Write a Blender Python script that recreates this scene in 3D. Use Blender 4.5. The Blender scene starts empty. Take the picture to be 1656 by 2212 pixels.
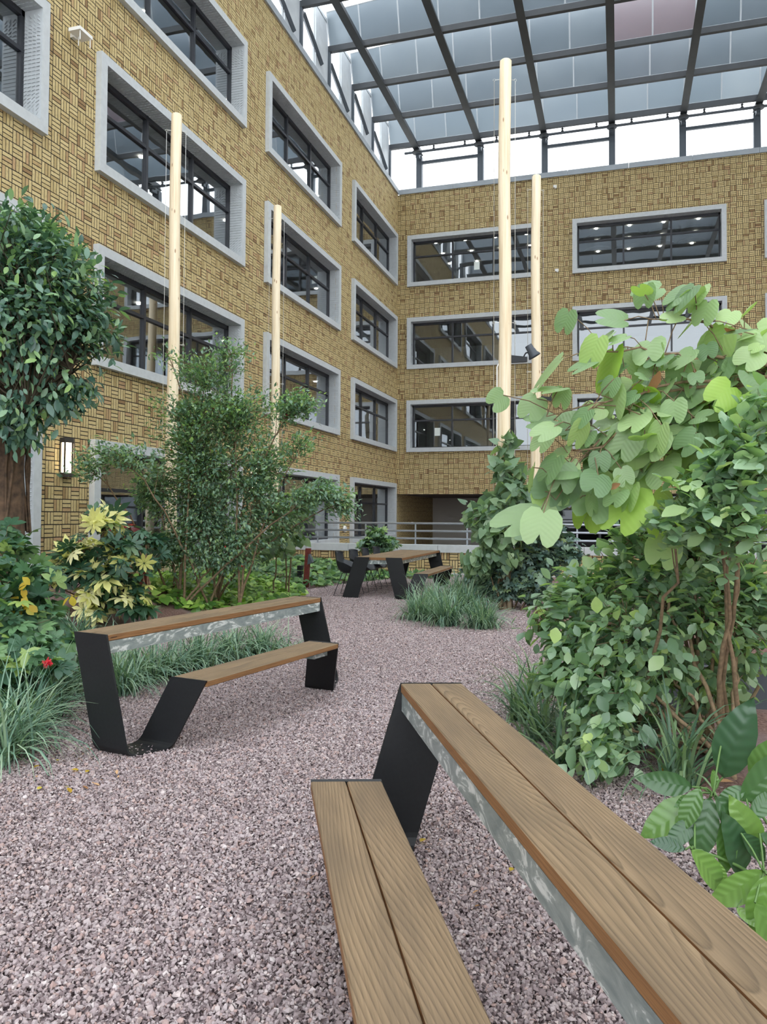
import bpy, math, random
import numpy as np
from mathutils import Vector, Matrix

# ------------------------------------------------------------------ camera, sky, exposure
SC = bpy.context.scene
FPX, YAW, PITCH, ROLL, PPY = 1683.32, -0.2931, 0.0287, 0.0060, 1063.5
CAM = np.array([9.115, 0.0, 1.51])
_cy, _sy, _cp, _sp, _cr, _sr = (math.cos(YAW), math.sin(YAW), math.cos(PITCH), math.sin(PITCH), math.cos(ROLL), math.sin(ROLL))
FWD = np.array([_sy * _cp, _cy * _cp, _sp])
_r0 = np.array([_cy, -_sy, 0.0]); _u0 = np.cross(_r0, FWD)
RGT = _cr * _r0 + _sr * _u0
UPV = -_sr * _r0 + _cr * _u0
cam_d = bpy.data.cameras.new('camera')
cam_d.sensor_fit = 'HORIZONTAL'; cam_d.sensor_width = 36.0
cam_d.lens = FPX / 1656.0 * 36.0
cam_d.shift_y = -(1106.0 - PPY) / 1656.0
cam_d.clip_end = 300
cam = bpy.data.objects.new('camera', cam_d)
SC.collection.objects.link(cam)
cam.matrix_world = Matrix(((RGT[0], UPV[0], -FWD[0], CAM[0]), (RGT[1], UPV[1], -FWD[1], CAM[1]), (RGT[2], UPV[2], -FWD[2], CAM[2]), (0, 0, 0, 1)))
SC.camera = cam

world = bpy.data.worlds.new('overcast_sky'); SC.world = world; world.use_nodes = True
_bg = world.node_tree.nodes['Background']
_bg.inputs[0].default_value = (0.90, 0.95, 1.0, 1); _bg.inputs[1].default_value = 1.0
SC.view_settings.view_transform = 'Standard'
SC.view_settings.look = 'None'
SC.view_settings.gamma = 1.0
SC.view_settings.exposure = 1.73
SC.view_settings.use_curve_mapping = False
SC.cycles.max_bounces = 5
SC.cycles.diffuse_bounces = 3
SC.cycles.glossy_bounces = 3
SC.cycles.transmission_bounces = 3
SC.cycles.transparent_max_bounces = 8
SC.cycles.caustics_reflective = False
SC.cycles.caustics_refractive = False
SC.cycles.use_adaptive_sampling = True
SC.cycles.adaptive_threshold = 0.06
SC.cycles.adaptive_min_samples = 12

# ------------------------------------------------------------------ helpers
COL = SC.collection
RNG = np.random.default_rng(7)
random.seed(7)

def at(u, v, depth):                       # a point of the place at a real depth in metres
    return CAM + depth * (FWD + RGT * (u - 828.0) / FPX - UPV * (v - PPY) / FPX)
def ground(u, v, z=0.0):
    d = FWD + RGT * (u - 828.0) / FPX - UPV * (v - PPY) / FPX
    return CAM + d * ((z - CAM[2]) / d[2])
def pix(P):
    d = np.asarray(P) - CAM; w = d @ FWD
    return 828 + FPX * (d @ RGT) / w, PPY - FPX * (d @ UPV) / w, w

def S(r, g, b):
    f = lambda c: (c / 12.92 if c <= 0.04045 else ((c + 0.055) / 1.055) ** 2.4)
    return (f(r / 255), f(g / 255), f(b / 255), 1.0)

def tag(o, label=None, cat=None, group=None, kind=None):
    if label: o['label'] = label
    if cat: o['category'] = cat
    if group: o['group'] = group
    if kind: o['kind'] = kind
    return o
def empty(name, loc=(0, 0, 0), rz=0.0):
    o = bpy.data.objects.new(name, None); COL.objects.link(o)
    o.empty_display_size = 0.1
    o.location = loc; o.rotation_euler = (0, 0, rz)
    return o
def link(name, me, parent=None):
    o = bpy.data.objects.new(name, me); COL.objects.link(o)
    if parent is not None: o.parent = parent
    return o

class MB:
    def __init__(s): s.v = []; s.f = []
    def quad(s, a, b, c, d):
        n = len(s.v); s.v += [tuple(a), tuple(b), tuple(c), tuple(d)]; s.f.append((n, n + 1, n + 2, n + 3)); return s
    def hexa(s, p):                         # 8 corners: bottom 4 ccw, top 4 ccw
        n = len(s.v); s.v += [tuple(q) for q in p]
        for f in ((0, 3, 2, 1), (4, 5, 6, 7), (0, 1, 5, 4), (1, 2, 6, 5), (2, 3, 7, 6), (3, 0, 4, 7)): s.f.append(tuple(n + i for i in f))
        return s
    def box(s, x0, x1, y0, y1, z0, z1, M=None):
        p = [(x0, y0, z0), (x1, y0, z0), (x1, y1, z0), (x0, y1, z0), (x0, y0, z1), (x1, y0, z1), (x1, y1, z1), (x0, y1, z1)]
        if M: p = [M(*q) for q in p]
        return s.hexa(p)
    def tube(s, path, rad, n=6, caps=True):
        path = [np.array(p, float) for p in path]
        if not hasattr(rad, '__len__'): rad = [rad] * len(path)
        base = len(s.v); prev = None
        for i, p in enumerate(path):
            t = path[min(i + 1, len(path) - 1)] - path[max(i - 1, 0)]
            t = t / (np.linalg.norm(t) + 1e-9)
            if prev is None:
                a = np.array([0, 0, 1.0]) if abs(t[2]) < .9 else np.array([1.0, 0, 0])
                prev = np.cross(t, a)
            prev = prev - t * (prev @ t); prev /= (np.linalg.norm(prev) + 1e-9)
            b = np.cross(t, prev)
            for k in range(n):
                a = 2 * math.pi * k / n
                s.v.append(tuple(p + rad[i] * (math.cos(a) * prev + math.sin(a) * b)))
        for i in range(len(path) - 1):
            for k in range(n):
                a = base + i * n + k; b2 = base + i * n + (k + 1) % n
                s.f.append((a, b2, b2 + n, a + n))
        if caps:
            s.f.append(tuple(base + k for k in range(n))[::-1])
            s.f.append(tuple(base + (len(path) - 1) * n + k for k in range(n)))
        return s
    def lathe(s, prof, c=(0, 0, 0), n=16, M=None):
        base = len(s.v)
        for r, z in prof:
            for k in range(n):
                a = 2 * math.pi * k / n
                p = (r * math.cos(a), r * math.sin(a), z)
                if M is not None: p = tuple(M @ Vector(p))
                s.v.append((p[0] + c[0], p[1] + c[1], p[2] + c[2]))
        for i in range(len(prof) - 1):
            for k in range(n):
                a = base + i * n + k; b = base + i * n + (k + 1) % n
                s.f.append((a, b, b + n, a + n))
        s.f.append(tuple(base + k for k in range(n))[::-1])
        s.f.append(tuple(base + (len(prof) - 1) * n + k for k in range(n)))
        return s
    def mesh(s, name, m, smooth=False):
        me = bpy.data.meshes.new(name); me.from_pydata(s.v, [], s.f); me.update()
        if m: me.materials.append(m)
        if smooth: me.polygons.foreach_set('use_smooth', [True] * len(me.polygons))
        return me
    def build(s, name, m, parent=None, smooth=False, kind=None, off=None):
        if off is not None: s.v = [(p[0] - off[0], p[1] - off[1], p[2] - off[2]) for p in s.v]
        o = link(name, s.mesh(name, m, smooth), parent)
        if kind: o['kind'] = kind
        return o

def np_mesh(name, V, T, m, rnd=None, smooth=False):
    """mesh from numpy: V (n,3), T (k,3 or 4)"""
    me = bpy.data.meshes.new(name); c = T.shape[1]
    me.vertices.add(len(V)); me.vertices.foreach_set('co', np.ascontiguousarray(V, np.float32).ravel())
    me.loops.add(T.size); me.loops.foreach_set('vertex_index', np.ascontiguousarray(T, np.int32).ravel())
    me.polygons.add(len(T))
    me.polygons.foreach_set('loop_start', np.arange(0, T.size, c, dtype=np.int32))
    me.polygons.foreach_set('loop_total', np.full(len(T), c, np.int32))
    me.polygons.foreach_set('use_smooth', np.full(len(T), bool(smooth)))
    if rnd is not None:
        a = me.attributes.new('rnd', 'FLOAT', 'POINT'); a.data.foreach_set('value', np.ascontiguousarray(rnd, np.float32))
    me.update(calc_edges=True)
    if m: me.materials.append(m)
    return me
def merged(name, proto, MT, m, parent, kind='stuff', smooth=False, rnd=None):
    """many copies of one small shape in one mesh; MT (N,3,4)"""
    PV, PT = proto; N = len(MT)
    V = np.einsum('nij,vj->nvi', MT[:, :, :3], PV) + MT[:, None, :, 3]
    T = (PT[None] + (np.arange(N) * len(PV))[:, None, None]).reshape(-1, PT.shape[1])
    if rnd is None: rnd = RNG.random(N)
    me = np_mesh(name, V.reshape(-1, 3), T, m, np.repeat(rnd, len(PV)), smooth)
    o = link(name, me, parent)
    if kind: o['kind'] = kind
    return o
def norm(a): return a / (np.linalg.norm(a, axis=-1, keepdims=True) + 1e-9)
def frames(pos, axis, nrm, size):
    axis = norm(axis); side = norm(np.cross(axis, nrm)); n = np.cross(side, axis)
    size = np.asarray(size, float).reshape(-1, 1)
    M = np.zeros((len(pos), 3, 4))
    M[:, :, 0] = side * size; M[:, :, 1] = axis * size; M[:, :, 2] = n * size; M[:, :, 3] = pos
    return M

# ------------------------------------------------------------------ materials
def nmat(name):
    m = bpy.data.materials.new(name); m.use_nodes = True
    nt = m.node_tree; b = nt.nodes['Principled BSDF']
    return m, nt, b
def nd(nt, typ, **kw):
    n = nt.nodes.new(typ)
    for k, v in kw.items():
        if k.startswith('i_'):
            key = k[2:]; key = int(key) if key.isdigit() else key.replace('_', ' ')
            n.inputs[key].default_value = v
        else: setattr(n, k, v)
    return n
def ramp(nt, stops, fac=None, interp='LINEAR'):
    r = nd(nt, 'ShaderNodeValToRGB'); cr = r.color_ramp; cr.interpolation = interp
    cr.elements[0].position = stops[0][0]; cr.elements[0].color = stops[0][1]
    cr.elements[1].position = stops[-1][0]; cr.elements[1].color = stops[-1][1]
    for p, c in stops[1:-1]:
        e = cr.elements.new(p); e.color = c
    if fac is not None: nt.links.new(fac, r.inputs[0])
    return r.outputs[0]
def math_(nt, op, a, b=None, c=None):
    n = nd(nt, 'ShaderNodeMath', operation=op)
    for i, x in enumerate((a, b, c)):
        if x is None: continue
        if isinstance(x, (int, float)): n.inputs[i].default_value = x
        else: nt.links.new(x, n.inputs[i])
    return n.outputs[0]
def rndfac(nt):
    a = nd(nt, 'ShaderNodeAttribute', attribute_name='rnd'); o = nd(nt, 'ShaderNodeObjectInfo')
    return math_(nt, 'FRACT', math_(nt, 'ADD', a.outputs['Fac'], o.outputs['Random']))
def mixc(nt, fac, a, b, typ='MIX'):
    n = nd(nt, 'ShaderNodeMix', data_type='RGBA', blend_type=typ)
    for i, x in ((0, fac), (6, a), (7, b)):
        if isinstance(x, (int, float, tuple)): n.inputs[i].default_value = x
        else: nt.links.new(x, n.inputs[i])
    return n.outputs[2]
def noise(nt, scale, detail=3.0, vec=None, rough=0.5, dist=0.0):
    n = nd(nt, 'ShaderNodeTexNoise'); n.inputs['Scale'].default_value = scale; n.inputs['Detail'].default_value = detail
    n.inputs['Roughness'].default_value = rough; n.inputs['Distortion'].default_value = dist
    if vec is None: vec = nd(nt, 'ShaderNodeNewGeometry').outputs['Position']
    nt.links.new(vec, n.inputs['Vector'])
    return n.outputs['Fac']
def mapping(nt, vec, scale=(1, 1, 1), loc=(0, 0, 0), rot=(0, 0, 0)):
    n = nd(nt, 'ShaderNodeMapping'); n.inputs['Scale'].default_value = scale; n.inputs['Location'].default_value = loc; n.inputs['Rotation'].default_value = rot
    nt.links.new(vec, n.inputs['Vector']); return n.outputs[0]
def bump(nt, b, h, dist=0.01, strength=1.0):
    n = nd(nt, 'ShaderNodeBump'); n.inputs['Distance'].default_value = dist; n.inputs['Strength'].default_value = strength
    nt.links.new(h, n.inputs['Height']); nt.links.new(n.outputs[0], b.inputs['Normal'])
def plain(name, col, rough=0.5, metal=0.0, nscale=0, namt=0.15, bmp=0.0, spec=0.5):
    m, nt, b = nmat(name)
    b.inputs['Roughness'].default_value = rough; b.inputs['Metallic'].default_value = metal
    b.inputs['Specular IOR Level'].default_value = spec
    if nscale:
        f = noise(nt, nscale, 2.0)
        lo = tuple(c * (1 - namt) for c in col[:3]) + (1,); hi = tuple(min(1, c * (1 + namt)) for c in col[:3]) + (1,)
        nt.links.new(ramp(nt, [(0.3, lo), (0.7, hi)], f), b.inputs['Base Color'])
        if bmp: bump(nt, b, f, bmp)
    else: b.inputs['Base Color'].default_value = col
    return m

M_steel_black = plain('powder_coated_black_steel', S(32, 33, 35), 0.42, 0.0, 60, 0.12, spec=0.35)
M_black = plain('black_plastic', S(38, 40, 43), 0.5, spec=0.3)
M_sash = plain('dark_window_aluminium', S(44, 46, 52), 0.4)
M_concrete = plain('light_grey_concrete', S(190, 195, 197), 0.8, 0, 9, 0.05)
M_coping = plain('grey_coping_metal', S(158, 166, 172), 0.55, 0.0, 4, 0.05)
M_mortar = plain('dark_mortar', S(34, 31, 29), 0.95)
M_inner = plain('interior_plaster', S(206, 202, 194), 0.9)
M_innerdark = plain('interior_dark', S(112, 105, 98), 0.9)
M_roofsteel = plain('dark_grey_roof_steel', S(56, 60, 64), 0.5, 0.0, 3, 0.1)
M_roofpanel = plain('pale_grey_cladding', S(196, 202, 206), 0.5, 0.0, 3, 0.06)
M_poststeel = plain('blue_grey_post_steel', S(80, 88, 96), 0.5)
M_rail = plain('galvanised_rail', S(170, 176, 184), 0.38, 0.5)
M_white = plain('white_plastic', S(232, 232, 228), 0.5)
M_wire = plain('stainless_wire', S(205, 205, 200), 0.35, 0.6)
M_corten = plain('red_brown_post', S(108, 44, 38), 0.75, 0, 30, 0.25)
M_bark = plain('bark', S(112, 84, 62), 0.9, 0, 25, 0.4, 0.006)
M_ficustwig = plain('ficus_twig', S(66, 58, 44), 0.9)
M_ficusbark = plain('ficus_bark', S(84, 66, 50), 0.9, 0, 14, 0.5, 0.012)
M_twig = plain('twig', S(126, 106, 82), 0.85, 0, 30, 0.3)
M_redflower = plain('red_flower', S(222, 40, 62), 0.7)
M_berry = plain('red_berry', S(205, 40, 35), 0.35)
M_paper = plain('white_paper', S(226, 234, 228), 0.8)
M_shell = plain('chair_shell', S(50, 53, 58), 0.45, spec=0.4)
M_lampcap = plain('bronze_black_lamp', S(48, 44, 40), 0.5)

def emit(name, col, strength):
    m, nt, b = nmat(name)
    b.inputs['Base Color'].default_value = (0.8, 0.8, 0.8, 1)
    b.inputs['Emission Color'].default_value = col; b.inputs['Emission Strength'].default_value = strength
    return m
M_lampglow = emit('warm_lamp_diffuser', (1.0, 0.80, 0.52, 1), 3.5)
M_downlight = emit('downlight_glow', (1.0, 0.95, 0.88, 1), 7.0)

def brick_material():
    m, nt, b = nmat('ochre_brick')
    r = rndfac(nt)
    base = ramp(nt, [(0.0, S(172, 150, 102)), (0.12, S(192, 172, 122)), (0.45, S(202, 183, 134)), (0.75, S(194, 174, 124)), (0.86, S(178, 155, 107)), (0.92, S(184, 152, 113)), (0.97, S(156, 130, 88)), (1.0, S(138, 110, 74))], r)
    f1 = noise(nt, 16, 3.0, rough=0.65); f2 = noise(nt, 60, 1.0)
    c = mixc(nt, math_(nt, 'MULTIPLY', ramp(nt, [(0.5, (0, 0, 0, 1)), (0.72, (1, 1, 1, 1))], f1), 0.38), base, S(126, 92, 56))
    c = mixc(nt, math_(nt, 'MULTIPLY', ramp(nt, [(0.6, (0, 0, 0, 1)), (0.8, (1, 1, 1, 1))], f2), 0.4), c, S(110, 78, 50))
    nt.links.new(c, b.inputs['Base Color']); b.inputs['Roughness'].default_value = 0.8
    return m
M_brick = brick_material()

def weave_material():                        # basket weave brick for surfaces seen only small, far or in reflections
    m, nt, b = nmat('ochre_brick_far')
    g = nd(nt, 'ShaderNodeNewGeometry'); sx = nd(nt, 'ShaderNodeSeparateXYZ'); nt.links.new(g.outputs['Position'], sx.inputs[0])
    u = math_(nt, 'DIVIDE', math_(nt, 'ADD', math_(nt, 'ADD', sx.outputs['X'], sx.outputs['Y']), 50.0), 0.218); v = math_(nt, 'DIVIDE', math_(nt, 'ADD', sx.outputs['Z'], 50.0), 0.218)
    par = math_(nt, 'MODULO', math_(nt, 'ADD', math_(nt, 'FLOOR', u), math_(nt, 'FLOOR', v)), 2.0)
    fu, fv = math_(nt, 'FRACT', u), math_(nt, 'FRACT', v)
    mx = nd(nt, 'ShaderNodeMix', data_type='FLOAT')
    nt.links.new(par, mx.inputs[0]); nt.links.new(fu, mx.inputs[2]); nt.links.new(fv, mx.inputs[3])
    a = math_(nt, 'FRACT', math_(nt, 'MULTIPLY', mx.outputs[0], 3.0))
    e = math_(nt, 'MINIMUM', math_(nt, 'MINIMUM', a, math_(nt, 'SUBTRACT', 1.0, a)), math_(nt, 'MULTIPLY', 3.0, math_(nt, 'MINIMUM', math_(nt, 'MINIMUM', fu, math_(nt, 'SUBTRACT', 1.0, fu)), math_(nt, 'MINIMUM', fv, math_(nt, 'SUBTRACT', 1.0, fv)))))
    f1 = noise(nt, 9, 4.0)
    c = ramp(nt, [(0.3, S(150, 124, 82)), (0.5, S(192, 172, 122)), (0.8, S(202, 183, 134))], f1)
    c = mixc(nt, ramp(nt, [(0.05, (0, 0, 0, 1)), (0.1, (1, 1, 1, 1))], e), S(52, 46, 42), c)
    nt.links.new(c, b.inputs['Base Color']); b.inputs['Roughness'].default_value = 0.85
    return m
M_weave = weave_material()

def glass_material(name, tint, lo, hi):
    m = bpy.data.materials.new(name); m.use_nodes = True; nt = m.node_tree; nt.nodes.clear()
    o = nd(nt, 'ShaderNodeOutputMaterial'); t = nd(nt, 'ShaderNodeBsdfTransparent'); t.inputs[0].default_value = tint
    g = nd(nt, 'ShaderNodeBsdfGlossy'); g.inputs['Roughness'].default_value = 0.0; g.inputs['Color'].default_value = (0.95, 0.97, 1, 1)
    lw = nd(nt, 'ShaderNodeLayerWeight'); lw.inputs[0].default_value = 0.5
    f = nd(nt, 'ShaderNodeMapRange'); f.inputs[3].default_value = lo; f.inputs[4].default_value = hi
    nt.links.new(lw.outputs['Facing'], f.inputs[0])
    mx = nd(nt, 'ShaderNodeMixShader'); nt.links.new(f.outputs[0], mx.inputs[0]); nt.links.new(t.outputs[0], mx.inputs[1]); nt.links.new(g.outputs[0], mx.inputs[2])
    n = nd(nt, 'ShaderNodeBump'); n.inputs['Distance'].default_value = 0.0012; nt.links.new(noise(nt, 1.3, 1.0), n.inputs['Height'])
    nt.links.new(n.outputs[0], g.inputs['Normal'])
    nt.links.new(mx.outputs[0], o.inputs[0])
    return m
M_glassdark = glass_material('dark_shopfront_glass', (0.35, 0.37, 0.4, 1), 0.05, 0.22)
M_glass = glass_material('window_glass', (0.80, 0.84, 0.85, 1), 0.11, 0.60)

def roofglass_material():
    m = bpy.data.materials.new('frosted_roof_glass'); m.use_nodes = True; nt = m.node_tree; nt.nodes.clear()
    o = nd(nt, 'ShaderNodeOutputMaterial')
    oi = nd(nt, 'ShaderNodeObjectInfo')
    c = ramp(nt, [(0.0, (0.36, 0.40, 0.42, 1)), (0.5, (0.43, 0.46, 0.48, 1)), (1.0, (0.52, 0.55, 0.56, 1))], oi.outputs['Random'])
    c = mixc(nt, noise(nt, 0.6, 2.0), c, (0.36, 0.40, 0.43, 1))
    c = mixc(nt, 1.0, c, oi.outputs['Color'], 'MULTIPLY')
    t = nd(nt, 'ShaderNodeBsdfTranslucent'); nt.links.new(c, t.inputs[0])
    g = nd(nt, 'ShaderNodeBsdfGlossy'); g.inputs['Roughness'].default_value = 0.28; g.inputs['Color'].default_value = (0.7, 0.78, 0.85, 1)
    mx = nd(nt, 'ShaderNodeMixShader'); mx.inputs[0].default_value = 0.22
    nt.links.new(t.outputs[0], mx.inputs[1]); nt.links.new(g.outputs[0], mx.inputs[2]); nt.links.new(mx.outputs[0], o.inputs[0])
    return m
M_roofglass = roofglass_material()

def gravel_material():
    m, nt, b = nmat('purple_grey_gravel')
    c = ramp(nt, [(0.0, S(116, 101, 102)), (0.2, S(146, 131, 132)), (0.45, S(165, 151, 152)), (0.7, S(178, 166, 166)), (0.88, S(168, 142, 136)), (1.0, S(202, 192, 191))], rndfac(nt))
    nt.links.new(c, b.inputs['Base Color']); b.inputs['Roughness'].default_value = 0.9
    return m
M_gravel = gravel_material()
def ground_material():
    m, nt, b = nmat('gravel_ground')
    v = nd(nt, 'ShaderNodeTexVoronoi'); v.inputs['Scale'].default_value = 75
    nt.links.new(nd(nt, 'ShaderNodeNewGeometry').outputs['Position'], v.inputs['Vector'])
    sp = nd(nt, 'ShaderNodeSeparateColor'); nt.links.new(v.outputs['Color'], sp.inputs[0])
    c = ramp(nt, [(0.0, S(102, 86, 89)), (0.5, S(146, 129, 132)), (1.0, S(172, 158, 160))], sp.outputs[0])
    nt.links.new(c, b.inputs['Base Color']); b.inputs['Roughness'].default_value = 0.95
    bump(nt, b, v.outputs['Distance'], 0.01)
    return m
M_ground = ground_material()
def mulch_material():
    m, nt, b = nmat('bark_mulch')
    f = noise(nt, 45, 5.0, rough=0.7); f2 = noise(nt, 1.2, 2.0)
    c = ramp(nt, [(0.3, S(70, 48, 42)), (0.5, S(128, 96, 84)), (0.7, S(166, 138, 128))], f)
    c = mixc(nt, ramp(nt, [(0.4, (0, 0, 0, 1)), (0.65, (0.8, 0.8, 0.8, 1))], f2), c, S(150, 130, 130))
    nt.links.new(c, b.inputs['Base Color']); b.inputs['Roughness'].default_value = 0.95
    bump(nt, b, f, 0.03)
    return m
M_mulch = mulch_material()

def wood_material(name, dark, mid, lite, seed=0.0):
    """plank timber; object x runs along the plank"""
    m, nt, b = nmat(name)
    tc = nd(nt, 'ShaderNodeTexCoord'); oi = nd(nt, 'ShaderNodeObjectInfo')
    off = nd(nt, 'ShaderNodeCombineXYZ')
    nt.links.new(math_(nt, 'MULTIPLY', oi.outputs['Random'], 37.0), off.inputs[0]); nt.links.new(math_(nt, 'MULTIPLY', oi.outputs['Random'], 0.09), off.inputs[1])
    add = nd(nt, 'ShaderNodeVectorMath', operation='ADD'); nt.links.new(tc.outputs['Object'], add.inputs[0]); nt.links.new(off.outputs[0], add.inputs[1])
    warp = nd(nt, 'ShaderNodeTexNoise'); warp.inputs['Scale'].default_value = 1.0; warp.inputs['Detail'].default_value = 1.2
    nt.links.new(mapping(nt, add.outputs[0], (0.55, 3.0, 3.0)), warp.inputs['Vector'])
    sub = nd(nt, 'ShaderNodeVectorMath', operation='SUBTRACT'); nt.links.new(warp.outputs['Color'], sub.inputs[0]); sub.inputs[1].default_value = (0.5, 0.5, 0.5)
    sc = nd(nt, 'ShaderNodeVectorMath', operation='SCALE'); nt.links.new(sub.outputs[0], sc.inputs[0]); sc.inputs['Scale'].default_value = 0.17
    ad2 = nd(nt, 'ShaderNodeVectorMath', operation='ADD'); nt.links.new(add.outputs[0], ad2.inputs[0]); nt.links.new(sc.outputs[0], ad2.inputs[1])
    sp = nd(nt, 'ShaderNodeSeparateXYZ'); nt.links.new(ad2.outputs[0], sp.inputs[0])
    # distance from the pith line, which sinks slowly along the plank: gives long cathedral arches
    zz = math_(nt, 'ADD', math_(nt, 'MULTIPLY', math_(nt, 'SINE', math_(nt, 'MULTIPLY', sp.outputs['X'], 1.7)), 0.07), math_(nt, 'SUBTRACT', sp.outputs['Z'], 0.80))
    yy = math_(nt, 'SUBTRACT', sp.outputs['Y'], 0.05)
    rr = math_(nt, 'SQRT', math_(nt, 'ADD', math_(nt, 'MULTIPLY', yy, yy), math_(nt, 'MULTIPLY', zz, zz)))
    ring = math_(nt, 'FRACT', math_(nt, 'MULTIPLY', rr, 92.0))
    fine = noise(nt, 1.0, 3.0, mapping(nt, add.outputs[0], (6, 260, 260)))
    c = ramp(nt, [(0.0, lite), (0.25, lite), (0.75, mid), (0.93, dark), (1.0, lite)], ring)
    c = mixc(nt, 0.35, c, ramp(nt, [(0.35, dark), (0.65, lite)], fine))
    c = mixc(nt, ramp(nt, [(0.4, (0, 0, 0, 1)), (0.7, (0.55, 0.55, 0.55, 1))], noise(nt, 1.0, 2.0, mapping(nt, add.outputs[0], (2.2, 9, 9)))), c, S(98, 84, 68))
    gn = nd(nt, 'ShaderNodeNewGeometry'); sz_ = nd(nt, 'ShaderNodeSeparateXYZ'); nt.links.new(gn.outputs['Normal'], sz_.inputs[0])
    c = mixc(nt, math_(nt, 'MULTIPLY', math_(nt, 'LESS_THAN', sz_.outputs['Z'], 0.5), 0.75), c, ramp(nt, [(0.3, S(124, 84, 50)), (0.7, S(160, 112, 68))], fine))   # freshly sawn edges
    nt.links.new(c, b.inputs['Base Color']); b.inputs['Roughness'].default_value = 0.62
    b.inputs['Specular IOR Level'].default_value = 0.3
    bump(nt, b, ring, 0.0006)
    return m
M_wood = wood_material('thermo_ash_planks', S(94, 79, 61), S(124, 104, 80), S(147, 125, 98))

def pole_material():
    m, nt, b = nmat('pale_pine_log')
    tc = nd(nt, 'ShaderNodeTexCoord')
    f = noise(nt, 1.0, 4.0, mapping(nt, tc.outputs['Object'], (22, 22, 0.8)))
    c = ramp(nt, [(0.3, S(220, 198, 162)), (0.5, S(236, 219, 188)), (0.75, S(244, 232, 206))], f)
    v = nd(nt, 'ShaderNodeTexVoronoi'); v.inputs['Scale'].default_value = 1.0
    nt.links.new(mapping(nt, tc.outputs['Object'], (9, 9, 2.6)), v.inputs['Vector'])
    c = mixc(nt, ramp(nt, [(0.07, (0.8, 0.8, 0.8, 1)), (0.13, (0, 0, 0, 1))], v.outputs['Distance']), c, S(150, 104, 60))
    nt.links.new(c, b.inputs['Base Color']); b.inputs['Roughness'].default_value = 0.7
    bump(nt, b, f, 0.004)
    return m
M_pole = pole_material()

def galv_material():
    m, nt, b = nmat('galvanised_steel')
    tc = nd(nt, 'ShaderNodeTexCoord')
    f = noise(nt, 1.0, 5.0, mapping(nt, tc.outputs['Object'], (7, 16, 16), rot=(0, 0.6, 0)), rough=0.62, dist=1.2)
    c = ramp(nt, [(0.36, S(136, 148, 148)), (0.53, S(166, 176, 174)), (0.57, S(222, 228, 226)), (0.7, S(242, 245, 243))], f)
    nt.links.new(c, b.inputs['Base Color']); b.inputs['Roughness'].default_value = 0.38; b.inputs['Metallic'].default_value = 0.3
    return m
M_galv = galv_material()

def leaf_material(name, stops, rough=0.42, trans=0.25, tcol=None, spec=0.5, veins=False):
    m = bpy.data.materials.new(name); m.use_nodes = True; nt = m.node_tree
    b = nt.nodes['Principled BSDF']; o = nt.nodes['Material Output']
    r = rndfac(nt)
    c = ramp(nt, stops, r)
    nt.links.new(c, b.inputs['Base Color']); b.inputs['Roughness'].default_value = rough; b.inputs['Specular IOR Level'].default_value = spec
    t = nd(nt, 'ShaderNodeBsdfTranslucent')
    nt.links.new(mixc(nt, 1.0, c, tcol or (1.5, 1.7, 0.5, 1), 'MULTIPLY'), t.inputs[0])
    mx = nd(nt, 'ShaderNodeMixShader'); mx.inputs[0].default_value = trans
    nt.links.new(b.outputs[0], mx.inputs[1]); nt.links.new(t.outputs[0], mx.inputs[2]); nt.links.new(mx.outputs[0], o.inputs[0])
    if veins:
        tc = nd(nt, 'ShaderNodeTexCoord'); sp = nd(nt, 'ShaderNodeSeparateXYZ'); nt.links.new(tc.outputs['Object'], sp.inputs[0])
        ax = math_(nt, 'ABSOLUTE', sp.outputs['X'])
        w = math_(nt, 'SINE', math_(nt, 'MULTIPLY', math_(nt, 'SUBTRACT', sp.outputs['Y'], math_(nt, 'MULTIPLY', ax, 0.7)), 48.0))
        bump(nt, b, w, veins if isinstance(veins, float) else 0.0009, 0.4)
    return m
L_ficus = leaf_material('ficus_leaf', [(0.0, S(60, 90, 82)), (0.35, S(88, 120, 106)), (0.7, S(112, 144, 124)), (0.93, S(140, 172, 130)), (1.0, S(158, 190, 116))], 0.24, 0.24)
L_cherry = leaf_material('small_shrub_leaf', [(0.0, S(84, 112, 100)), (0.4, S(116, 146, 130)), (0.8, S(146, 174, 154)), (1.0, S(170, 194, 146))], 0.26, 0.40)
L_scheff = leaf_material('variegated_umbrella_leaf', [(0.0, S(46, 80, 62)), (0.4, S(64, 98, 76)), (0.52, S(84, 118, 84)), (0.56, S(206, 206, 122)), (0.8, S(232, 228, 158)), (1.0, S(240, 236, 182))], 0.38, 0.2)
L_left = leaf_material('calliandra_leaf', [(0.0, S(52, 86, 66)), (0.5, S(82, 120, 90)), (0.88, S(116, 150, 104)), (1.0, S(156, 178, 98))], 0.38, 0.25)
L_yellow = leaf_material('yellow_leaf', [(0.0, S(186, 150, 40)), (1.0, S(208, 196, 84))], 0.5, 0.3)
L_pothos = leaf_material('pothos_leaf', [(0.0, S(66, 104, 48)), (0.4, S(104, 146, 62)), (0.8, S(138, 178, 78)), (1.0, S(172, 200, 104))], 0.36, 0.25)
L_ivy = leaf_material('ground_ivy_leaf', [(0.0, S(52, 88, 56)), (0.5, S(84, 124, 76)), (1.0, S(128, 162, 88))], 0.38, 0.22)
L_heart = leaf_material('climber_heart_leaf', [(0.0, S(92, 118, 96)), (0.5, S(128, 156, 126)), (1.0, S(162, 184, 146))], 0.32, 0.3, veins=True)
L_blue = leaf_material('blue_green_leaf', [(0.0, S(70, 94, 90)), (0.5, S(100, 128, 116)), (0.9, S(130, 154, 124)), (1.0, S(158, 176, 112))], 0.36, 0.2)
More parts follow.
